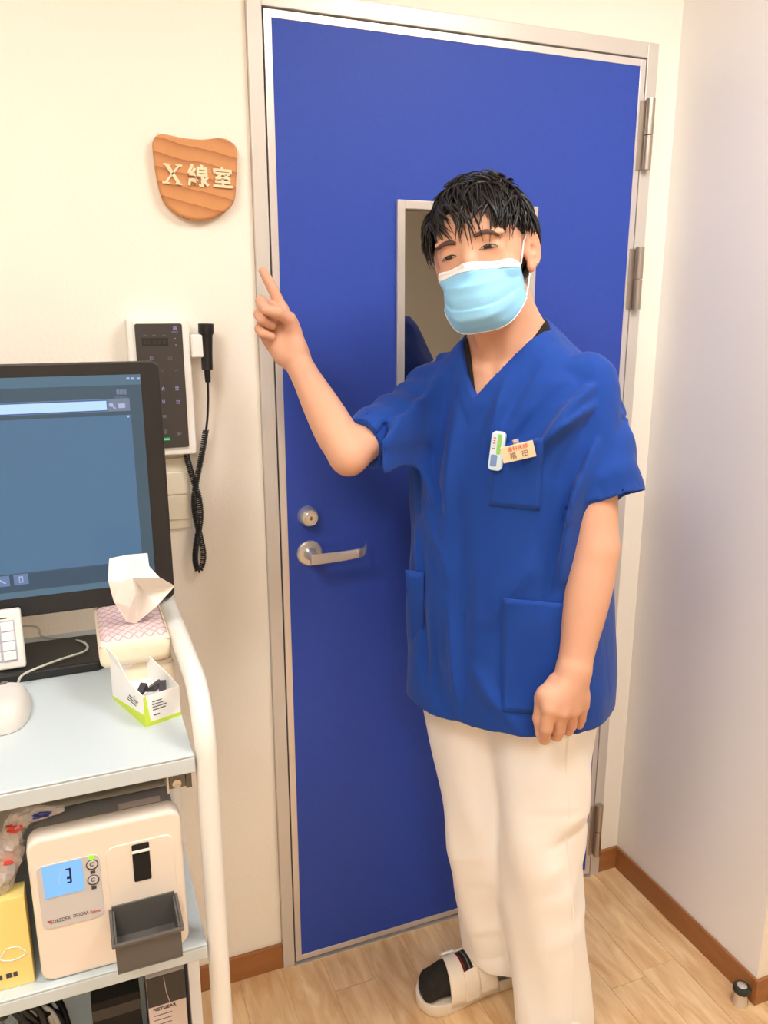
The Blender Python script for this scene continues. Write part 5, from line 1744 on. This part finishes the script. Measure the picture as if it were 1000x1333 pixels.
# ------------------------------------------------------------------ feet, socks and sandals
def foot(toe, heel, left):
    toe = np.asarray(toe, float); heel = np.asarray(heel, float)
    d = toe - heel; L = np.linalg.norm(d); d /= L
    s = np.cross(ZV, d) * (1 if left else -1)         # towards the outer side
    P = lambda a, w, z: heel + d * a * L + s * w + ZV * z
    out = [(0.0, -0.012), (0.01, 0.018), (0.06, 0.033), (0.2, 0.038), (0.4, 0.042), (0.6, 0.050), (0.76, 0.052), (0.88, 0.044), (0.96, 0.026), (1.0, 0.0), (0.99, -0.022), (0.94, -0.042), (0.84, -0.052), (0.7, -0.050), (0.55, -0.043), (0.4, -0.037), (0.2, -0.037), (0.06, -0.034), (0.01, -0.024)]
    # sandal
    sd = MB()
    cp_ = [P(a, w, 0.0) for a, w in out]
    cm = np.mean(cp_, 0)
    cp2 = spline(cp_ + [cp_[0]], 5)[:-1]
    V = []; F = []
    lay = [(0.001, 0.97), (0.006, 1.0), (0.024, 1.005), (0.030, 1.0), (0.031, 0.95), (0.025, 0.90)]
    n = len(cp2)
    for z, k in lay:
        for p in cp2:
            q = cm + (p - cm) * k
            V.append(q + ZV * z)
    for i in range(len(lay) - 1):
        for k in range(n):
            F.append((i * n + k, i * n + (k + 1) % n, (i + 1) * n + (k + 1) % n, (i + 1) * n + k))
    F.append(tuple(range(n - 1, -1, -1))); F.append(tuple((len(lay) - 1) * n + k for k in range(n)))
    root = sd.add(V, F).build('sandal', MATS['sandal_white'], person, auto=40)
    # upper: two joined straps over the instep with a long slot between
    def arch(a, t, up=0.0):
        w = 0.0545 - 0.004 * abs(a - 0.66) * 4
        hgt = 0.062 + 0.034 * (0.82 - a) / 0.5
        return P(a + 0.0, w * math.cos(t) * 1.0, 0.018 + (hgt + up) * math.sin(t) ** 0.75)
    def strap(a0, a1, t0, t1, nm='strap'):
        G = np.zeros((9, 25, 3))
        for i in range(9):
            for j in range(25):
                a = a0(j / 24) + (a1(j / 24) - a0(j / 24)) * i / 8
                G[i, j] = arch(a, t0 + (t1 - t0) * j / 24)
        return MB().sheet(G, 0.004).build(nm, MATS['sandal_white'], root, smooth=True, bevel=0.0)
    strap(lambda v: 0.62, lambda v: 0.735 + 0.03 * math.cos(math.pi * v) * -1, 0.0, math.pi)          # toe-side strap
    strap(lambda v: 0.30 + 0.10 * math.sin(math.pi * v), lambda v: 0.50 + 0.035 * math.sin(math.pi * v), 0.0, math.pi)   # instep strap
    strap(lambda v: 0.49, lambda v: 0.63, 0.0, 0.95); strap(lambda v: 0.49, lambda v: 0.63, math.pi - 0.95, math.pi)
    # buckle on the inner side of the toe strap
    bk_t = 0.72
    c = arch(0.665, bk_t, 0.004); c2 = arch(0.665, bk_t + 0.3, 0.004); tz_ = c2 - c; tz_ /= np.linalg.norm(tz_)
    nn_ = np.cross(d, tz_); nn_ /= np.linalg.norm(nn_)
    if nn_[2] < 0: nn_ = -nn_
    bk = MB().obox(c + tz_ * 0.006 + nn_ * 0.002, d, tz_, nn_, 0.032, 0.024, 0.006).build('buckle', MATS['sandal_buckle'], root, bevel=0.002)
    MB().obox(c + tz_ * 0.002 + nn_ * 0.006, d, tz_, nn_, 0.022, 0.005, 0.004).build('buckle_pin', MATS['sandal_buckle'], bk, bevel=0.001) if False else None
    # sock with the foot inside
    lo = np.minimum(toe, heel) - 0.09; hi = np.maximum(toe, heel) + 0.09; lo[2] = 0.0; hi[2] = 0.22
    sk = Field(np.arange(lo[0], hi[0], 0.004), np.arange(lo[1], hi[1], 0.004), np.arange(0.0, 0.2, 0.004))
    fl_ = (ZV, 1.15)
    sk.chain([P(0.13, 0, 0.064), P(0.45, 0.0, 0.062), P(0.72, 0.002, 0.050), P(0.86, 0.0, 0.046)], [0.031, 0.032, 0.029, 0.024], 0.02, (s, 0.84))
    sk.capsule(P(0.16, 0, 0.06), P(0.22, 0.0, 0.18), 0.036, 0.042, 0.02)
    for q, (a, w, r) in enumerate(((0.925, -0.024, 0.0145), (0.93, -0.004, 0.0125), (0.915, 0.012, 0.012), (0.89, 0.025, 0.0115), (0.86, 0.035, 0.011))):
        sk.capsule(P(0.76, w * 0.8, 0.046), P(a, w, 0.040), 0.016, r, 0.01)
    X, Y, Z = sk.pts((slice(None),) * 3)
    sk.f = np.maximum(sk.f, 0.026 - Z)
    so_ = sk.build('sock', 'sock_dark', person, 1)
    # stripes round the instep
    for a, m, wd_ in ((0.515, 'sock_stripe_grey', 0.0016), (0.555, 'sock_stripe_grey', 0.0016), (0.60, 'sock_stripe_red', 0.004)):
        pts = []
        for t in np.linspace(0.45, math.pi - 0.45, 22):
            dirv = s * math.cos(t) + ZV * math.sin(t)
            c = P(a, 0, 0.045)
            tt2 = np.arange(0.0, 0.14, 0.001)
            vals = sk.sample(c + tt2[:, None] * dirv)
            k = np.argmax(vals > 0)
            pts.append(c + dirv * tt2[k])
        MB().tube(pts, wd_, 6).build('stripe', MATS[m], so_, smooth=True)
    return root


foot((0.226, -0.212, 0), (0.494, -0.216, 0), False)
foot((0.395, -0.565, 0), (0.512, -0.328, 0), True)

# ------------------------------------------------------------------ face details, placed on the skin
def onface(px, py, off=0.0):
    h = body.hit(px, py, 1.0, 1.9)
    if h is None:
        return None
    return h + body.normal(h, 0.006) * off


def face_patch(poly_up, poly_lo, n, off, bulge=0.0):
    U = spline([(*p, 0) for p in poly_up], 8)[:, :2]; Lw = spline([(*p, 0) for p in poly_lo], 8)[:, :2]
    rs_ = lambda P: np.stack([np.interp(np.linspace(0, 1, n), np.linspace(0, 1, len(P)), P[:, i]) for i in (0, 1)], 1)
    U, Lw = rs_(U), rs_(Lw)
    G = np.zeros((n, 6, 3))
    for i in range(n):
        for j in range(6):
            v = j / 5
            p = U[i] * (1 - v) + Lw[i] * v
            G[i, j] = onface(p[0], p[1], off + bulge * 4 * v * (1 - v))
    return G


def face_line(pts, off, rad, n=8):
    P = spline([(*p, 0) for p in pts], n)[:, :2]
    Q = [onface(p[0], p[1], off) for p in P]
    r = np.interp(np.linspace(0, 1, len(Q)), np.linspace(0, 1, len(rad)), rad)
    return MB().tube(Q, r, 7)


EYES = (dict(up=[(576, 339.6), (580, 335.8), (585, 333.4), (590, 332.4), (594.5, 333.2)], lo=[(576, 339.6), (580.5, 338.6), (585.5, 337.4), (590.5, 335.6), (594.5, 333.2)], iris=(586.0, 335.3)),
        dict(up=[(624, 325.2), (629, 321.0), (635, 318.6), (641, 318.0), (648, 320.3)], lo=[(624, 325.2), (629.5, 324.4), (635.5, 323.4), (642, 322.0), (648, 320.3)], iris=(636, 321.0)))
for e in EYES:
    eo = MB().sheet(face_patch(e['up'], e['lo'], 13, 0.0005, 0.0005), 0.001).build('eye', MATS['eye_white'], person, smooth=True)
    G = np.zeros((9, 6, 3))
    for i in range(9):
        u = -1 + i / 4
        k = 0.5 + 0.20 * u
        U = spline([(*p, 0) for p in e['up']], 8)[:, :2]; Lw = spline([(*p, 0) for p in e['lo']], 8)[:, :2]
        pu = U[int(k * (len(U) - 1))]; pl = Lw[int(k * (len(Lw) - 1))]
        for j in range(6):
            p = pu * (1 - j / 5) + pl * j / 5
            G[i, j] = onface(p[0], p[1], 0.0014)
    MB().sheet(G, 0.0006).build('iris', MATS['iris'], eo, smooth=True)
    face_line(e['up'], 0.0010, [0.0005, 0.0011, 0.0013, 0.0012, 0.0007]).build('eyelash', MATS['lash'], eo, smooth=True)
    face_line(e['lo'], 0.0004, [0.0004, 0.0006, 0.0006, 0.0006, 0.0004]).build('lower_lash', MATS['brow'], eo, smooth=True)
for up, lo in (([(569, 323.5), (574, 319), (581, 315), (588, 314.0), (594, 315.6)], [(569, 324), (574, 322.2), (581, 319), (588, 318), (594, 317.6)]),
               ([(617, 306.2), (623, 303), (632, 300), (641, 301), (649, 305.6)], [(617, 308.6), (623, 306.8), (632, 304), (641, 304.2), (649, 306.2)])):
    G = face_patch(up, lo, 16, 0.0012, 0.0012)
    ob = MB().sheet(G, 0.0016).build('eyebrow', MATS['brow'], person, smooth=True)

# ------------------------------------------------------------------ surgical mask
MU = [0.000, -0.016, -0.034, -0.037, -0.058, -0.080, -0.083, -0.104, -0.124, -0.138]      # heights down the face at the centre
MF = [0.101, 0.112, 0.117, 0.1225, 0.126, 0.121, 0.1265, 0.121, 0.106, 0.086]
MU = [-0.004, -0.016, -0.036, -0.0375, -0.058, -0.074, -0.0755, -0.091, -0.106, -0.115]
nvm = 46; num = 37
G = np.zeros((nvm, num, 3))
vs = np.linspace(0, 1, nvm); kv = np.linspace(0, 1, len(MU))
for i, v in enumerate(vs):
    u0 = np.interp(v, kv, MU); f0 = np.interp(v, kv, MF)
    for j in range(num):
        t = -1 + 2 * j / (num - 1)
        half = 0.0665 + 0.004 * v
        ed = abs(t)
        pinch = 0.045 + 0.69 * v                     # the pleats close up at the sides
        ue = -0.022 - 0.054 * v
        w = ed ** (1.6 + 2.2 * v)
        u = u0 * (1 - w) + ue * w
        fe = 0.034 + 0.008 * v
        shp = 1 - ed ** 2.5
        nose = 0.006 * math.exp(-(t / 0.16) ** 2) * math.exp(-(v / 0.16) ** 2)
        pl = 0.0016 * math.sin(26 * v + 3 * t * t) * (1 - w) * (v > 0.15)
        f = fe + (f0 - fe) * shp + nose + pl - 0.012 * math.exp(-(v / 0.12) ** 2) * (1 - math.exp(-(t / 0.3) ** 2)) * (1 - w)
        G[i, j] = H(half * t, f, u)
# keep the sheet just clear of the skin
for i in range(nvm):
    for j in range(num):
        for _ in range(12):
            d = float(body.sample(G[i, j]))
            if d < 0.0025:
                G[i, j] = G[i, j] + body.normal(G[i, j], 0.006) * (0.003 - d)
            else:
                break
bi = 5
mask = MB().sheet(G[bi:], 0.0012).build('face_mask', MATS['mask_blue'], person, smooth=True)
MB().sheet(G[:bi + 1] * 1.0, 0.0014).build('nose_band', MATS['mask_white'], mask, smooth=True)
MB().tube([G[2, j] + (G[2, j] - G[2, j - 1 if j else 1]) * 0 + HA[1] * 0.0006 for j in range(2, num - 2)], 0.0007, 5).build('seam', MATS['mask_white'], mask, smooth=True)
MB().tube([G[bi, j] + HA[1] * 0.0004 for j in range(num)], 0.0008, 5).build('seam', MATS['mask_white'], mask, smooth=True)
MB().tube(list(G[-1]), 0.0010, 5).build('seam', MATS['mask_white'], mask, smooth=True)
for j, s in ((0, -1), (num - 1, 1)):
    for i0, eb in ((1, H(s * 0.0745, 0.006, 0.022) if s > 0 else H(-0.068, 0.016, -0.016)), (nvm - 3, H(s * 0.073, -0.006, -0.036))):
        a = G[i0, j]; b = eb
        m1 = a * 0.6 + b * 0.4
        q = []
        for t in np.linspace(0, 1, 14):
            p = a * (1 - t) + b * t
            for _ in range(10):
                dd = float(body.sample(p))
                if dd < 0.0012:
                    p = p + body.normal(p, 0.006) * (0.0018 - dd)
                else:
                    break
            q.append(p)
        MB().tube(q, 0.0013, 6).build('ear_loop', MATS['mask_white'], mask, smooth=True)

# ------------------------------------------------------------------ hair: a scalp cap and several hundred locks
SC = np.array([0.0, -0.014, 0.030]); SR = np.array([0.0725, 0.0945, 0.0805])
cap = Field(np.arange(Hc[0] - 0.15, Hc[0] + 0.15, 0.0035), np.arange(Hc[1] - 0.15, Hc[1] + 0.15, 0.0035), np.arange(Hc[2] - 0.12, Hc[2] + 0.18, 0.0035))
cap.ellipsoid(H(*SC), HA, SR + np.array([0.005, 0.007, 0.010]), 0.001)
X, Y, Z = cap.pts((slice(None),) * 3)
lc = (X - Hc[0]) * HA[0][0] + (Y - Hc[1]) * HA[0][1] + (Z - Hc[2]) * HA[0][2]
fc = (X - Hc[0]) * HA[1][0] + (Y - Hc[1]) * HA[1][1] + (Z - Hc[2]) * HA[1][2]
uc = (X - Hc[0]) * HA[2][0] + (Y - Hc[1]) * HA[2][1] + (Z - Hc[2]) * HA[2][2]
hair_line = np.where(fc > 0.03, 0.078 + (fc - 0.03) * 0.0, np.where(fc > -0.008, 0.030 - 0.0 * fc, -0.055))
hair_line = np.interp(fc.ravel(), [-0.12, -0.030, -0.026, 0.004, 0.030, 0.045, 0.06, 0.1], [-0.07, -0.055, 0.026, 0.018, 0.034, 0.058, 0.066, 0.07]).reshape(fc.shape)
cap.f = np.maximum(cap.f, (hair_line - uc) * 0.8)
hair = cap.build('hair', 'hair_black', person, 1)


def surf(d, off):
    d = np.asarray(d) / (np.linalg.norm(d) + 1e-9)
    r = 1 / np.sqrt(((d / (SR + 0.006)) ** 2).sum())
    return SC + d * (r + off)


class Locks:
    def __init__(self):
        self.mb = MB()

    def lock(self, root, flow, length, w=0.006, lift0=0.006, lift1=0.010, grav=0.35, steps=6, tipdrop=0.0, jit=0.1, r=None):
        r = r or rng
        d = np.asarray(root, float) / np.linalg.norm(root)
        fl = np.asarray(flow, float) + r.normal(0, jit, 3)
        pts = []
        p = surf(d, lift0)
        for i in range(steps + 1):
            t = i / steps
            off = lift0 + (lift1 - lift0) * math.sin(t * math.pi * 0.6) - tipdrop * t * t
            q = surf(p - SC, off)
            pts.append(q)
            n = (q - SC) / SR ** 2; n /= np.linalg.norm(n)
            g = fl + np.array([0, 0, -grav * (0.3 + t)])
            tdir = g - n * (g @ n); tdir /= np.linalg.norm(tdir) + 1e-9
            p = q + tdir * length / steps
        pts = np.array(pts)
        wd = w * np.array([0.75] + [1 - 0.92 * (k / steps) ** 1.5 for k in range(1, steps + 1)])
        W = [H(*q) for q in pts]
        self.mb.tube(W, wd, 5, flat=0.5, caps=True)


LK = Locks()
crown = np.array([-0.01, -0.055, 0.075])
r_ = np.random.default_rng(21)
for k in range(1000):
    # random direction on the scalp
    while True:
        d = r_.normal(0, 1, 3); d /= np.linalg.norm(d)
        q = surf(d, 0)
        hl_ = np.interp(q[1], [-0.12, -0.030, -0.026, 0.004, 0.030, 0.045, 0.06, 0.1], [-0.06, -0.045, 0.030, 0.030, 0.044, 0.066, 0.072, 0.075])
        if q[2] > hl_:
            break
    away = q - crown; away /= np.linalg.norm(away) + 1e-6
    flow = away * 1.0
    if q[1] > 0.0 and q[2] > 0.058:                     # fringe: forwards, swept to his right
        flow = np.array([0.15 + 0.5 * (q[0] > 0.02), 1.0, 0.0])
        ln = r_.uniform(0.045, 0.075)
    elif q[2] > 0.085:
        flow = np.array([away[0] * 0.6, 0.9 if q[1] > -0.05 else away[1], 0]); ln = r_.uniform(0.05, 0.08)
    else:
        ln = r_.uniform(0.035, 0.055)
        flow = np.array([0, 0.35 if q[1] > -0.02 else -0.1, -0.8])
        ln = min(ln, max(0.012, (q[2] - hl_) * 1.1 + 0.014))
    LK.lock(d, flow, ln, w=r_.uniform(0.002, 0.0045), lift0=r_.uniform(0.002, 0.010), lift1=r_.uniform(0.006, 0.017), jit=0.22, r=r_)
# fringe locks that fall on the forehead
for l0, tilt, ln in ((-0.060, -0.10, 0.080), (-0.055, 0.05, 0.085), (-0.050, 0.0, 0.085), (-0.044, -0.15, 0.075), (-0.040, -0.2, 0.075), (-0.034, -0.3, 0.066), (-0.028, -0.35, 0.058), (-0.020, -0.2, 0.056), (-0.012, 0.5, 0.060), (-0.006, 0.6, 0.068), (0.0, 0.5, 0.074), (0.004, 0.65, 0.060),
                     (0.008, 0.5, 0.070), (0.014, 0.5, 0.074), (0.018, 0.45, 0.064), (0.024, 0.5, 0.074), (0.030, 0.4, 0.078), (0.036, 0.35, 0.080), (0.042, 0.3, 0.084), (0.048, 0.3, 0.084), (0.054, 0.25, 0.088), (0.060, 0.15, 0.088), (0.066, 0.1, 0.085),
                     (-0.066, 0.0, 0.09), (-0.070, 0.0, 0.095), (-0.062, 0.1, 0.095)):
    for q in range(4):
        a = l0 + r_.uniform(-0.003, 0.003)
        LK.lock((a * 0.9, 0.055 - abs(a) * 0.25, 0.075), (tilt, 0.9, -0.1), ln * r_.uniform(0.85, 1.05), w=r_.uniform(0.0018, 0.0042), lift0=0.006, lift1=r_.uniform(0.007, 0.013), grav=1.1, steps=8, jit=0.06, r=r_)
# side hair before and behind the ears
for s in (-1, 1):
    for k in range(90 if s < 0 else 30):
        f0 = r_.uniform(-0.03 if s < 0 else -0.02, 0.045 if s < 0 else 0.035)
        LK.lock((s * 0.075, f0, 0.03 + r_.uniform(0, 0.05)), (0, 0.25, -1.0), (0.066 if s < 0 else 0.042) * r_.uniform(0.6, 1.1), w=r_.uniform(0.002, 0.004), lift0=0.006 if s < 0 else 0.003, lift1=r_.uniform(0.006, 0.024) if s < 0 else r_.uniform(0.002, 0.007), grav=0.8, jit=0.1, r=r_)
    for k in range(26):
        f0 = r_.uniform(-0.075, -0.035)
        LK.lock((s * 0.05, f0 - 0.01, 0.0 + r_.uniform(-0.02, 0.03)), (0, -0.1, -1.0), 0.065 * r_.uniform(0.7, 1.15), w=r_.uniform(0.003, 0.005), lift0=0.002, lift1=r_.uniform(0.002, 0.005), grav=0.8, jit=0.1, r=r_)
# short spikes standing off the top
for k in range(90):
    d = np.array([r_.uniform(-0.05, 0.05), r_.uniform(-0.07, 0.05), 0.08])
    LK.lock(d, (r_.uniform(-0.8, 0.8), r_.uniform(0.0, 1.0), 0.2), r_.uniform(0.03, 0.05), w=r_.uniform(0.002, 0.004), lift0=0.010, lift1=r_.uniform(0.014, 0.021), grav=0.0, jit=0.3, r=r_)
lo_ = LK.mb.build('hair_locks', MATS['hair_black'], hair, smooth=True)
lo_['kind'] = 'stuff'

# ------------------------------------------------------------------ finger nails
def nail(tip, toward, nrm, r):
    tip = np.asarray(tip); d = np.asarray(toward, float); d /= np.linalg.norm(d)
    n = np.asarray(nrm, float); n -= d * (n @ d); n /= np.linalg.norm(n)
    s = np.cross(d, n)
    G = np.zeros((5, 6, 3))
    for i in range(5):
        for j in range(6):
            a = -1 + i / 2; b = j / 5
            G[i, j] = tip + s * r * 0.75 * a * (1 - 0.35 * b ** 3) + d * (b - 0.45) * r * 2.0 + n * (r * 1.0 + 0.0004 - 0.30 * r * a * a)
    MB().sheet(G, 0.0006).build('nail', MATS['nail'], bo, smooth=True)


mat('nail', srgb(236, 184, 164), rough=0.25, var=0.03)
nail(R_(703, 952, -0.508), R_(703, 962, -0.508) - R_(702.5, 942, -0.508), CAM - wl, 0.0098)

# ------------------------------------------------------------------ name tag and dosimeter on the chest pocket
def on_top(px, py):
    h = top.hit(px, py); n = top.normal(h, 0.012)
    n = n + (CAM - h) / np.linalg.norm(CAM - h) * 0.8; n[2] *= 0.3; n = n / np.linalg.norm(n)
    return h, n


h, n = on_top(677, 586)
c = h + n * 0.015
exr = np.cross(ZV, n); exr = exr / np.linalg.norm(exr)
if exr @ CR < 0: exr = -exr
upv = np.cross(n, exr)
if upv[2] < 0: upv = -upv
an = math.radians(16)
e1 = exr * math.cos(an) + upv * math.sin(an); e2 = -exr * math.sin(an) + upv * math.cos(an)
while min(float(top.sample(c + e1 * (a_ * 0.0275) + e2 * (b_ * 0.0135))) for a_ in (-1, 0, 1) for b_ in (-1, 0, 1)) < 0.004:
    c = c + n * 0.001
nt_ = thing('name_tag', 'beige name tag with red and dark characters clipped to the chest pocket', 'name tag', tuple(c))
MB().obox(c, e1, e2, n, 0.055, 0.027, 0.003).build('plate', MATS['tag_beige'], nt_, bevel=0.001)
put_text(MB(), '歯科医師', 0.0082, c + e2 * 0.0065 + n * 0.0017 + e1 * 0.001, e1, e2, n, spacing=1.1).build('print', MATS['print_red'], nt_)
put_text(MB(), '福  田', 0.0112, c - e2 * 0.005 + n * 0.0017 + e1 * 0.001, e1, e2, n, spacing=1.15).build('print', MATS['print_dark'], nt_)
MB().obox(c + e2 * 0.015 - n * 0.002, e1, e2, n, 0.010, 0.012, 0.004).build('clip', MATS['clear_plastic'], nt_, bevel=0.001)
MB().lathe(c + e2 * 0.019, n, [(-0.002, 0.003), (0.002, 0.003)], 12).build('clip_stud', MATS['satin_steel'], nt_)

h, n = on_top(649, 586)
c = h + n * 0.008
exr = np.cross(ZV, n); exr /= np.linalg.norm(exr)
if exr @ CR < 0: exr = -exr
upv = np.cross(n, exr)
if upv[2] < 0: upv = -upv
an = math.radians(-5)
e1 = exr * math.cos(an) + upv * math.sin(an); e2 = -exr * math.sin(an) + upv * math.cos(an)
dm = thing('dosimeter_badge', 'small pale blue and green dosimeter badge clipped beside the name tag', 'badge', tuple(c))


def rr_prism(mb, c, e1, e2, n, w, h_, r, t):
    pts = []
    for sx, sy, a0 in ((1, 1, 0), (-1, 1, 90), (-1, -1, 180), (1, -1, 270)):
        for k in range(6):
            a = math.radians(a0 + 18 * k)
            pts.append(c + e1 * (sx * (w / 2 - r) + r * math.cos(a)) + e2 * (sy * (h_ / 2 - r) + r * math.sin(a)))
    return mb.prism(pts, n * t)


rr_prism(MB(), c - n * 0.004, e1, e2, n, 0.0235, 0.066, 0.007, 0.012).build('case', MATS['badge_white'], dm, bevel=0.002)
rr_prism(MB(), c + n * 0.0079 + e1 * 0.003 + e2 * 0.012, e1, e2, n, 0.007, 0.034, 0.002, 0.0006).build('green_strip', MATS['badge_green'], dm)
rr_prism(MB(), c + n * 0.0079 - e1 * 0.003 - e2 * 0.016, e1, e2, n, 0.011, 0.020, 0.002, 0.0006).build('blue_window', MATS['badge_blue'], dm)
pr = MB()
for k in range(5):
    pr.obox(c + n * 0.0083 - e1 * 0.0055 + e2 * (0.004 + 0.0045 * k), e1, e2, n, 0.0045 - 0.001 * (k % 2), 0.0016, 0.0004)
pr.build('print', MATS['print_red'], dm)
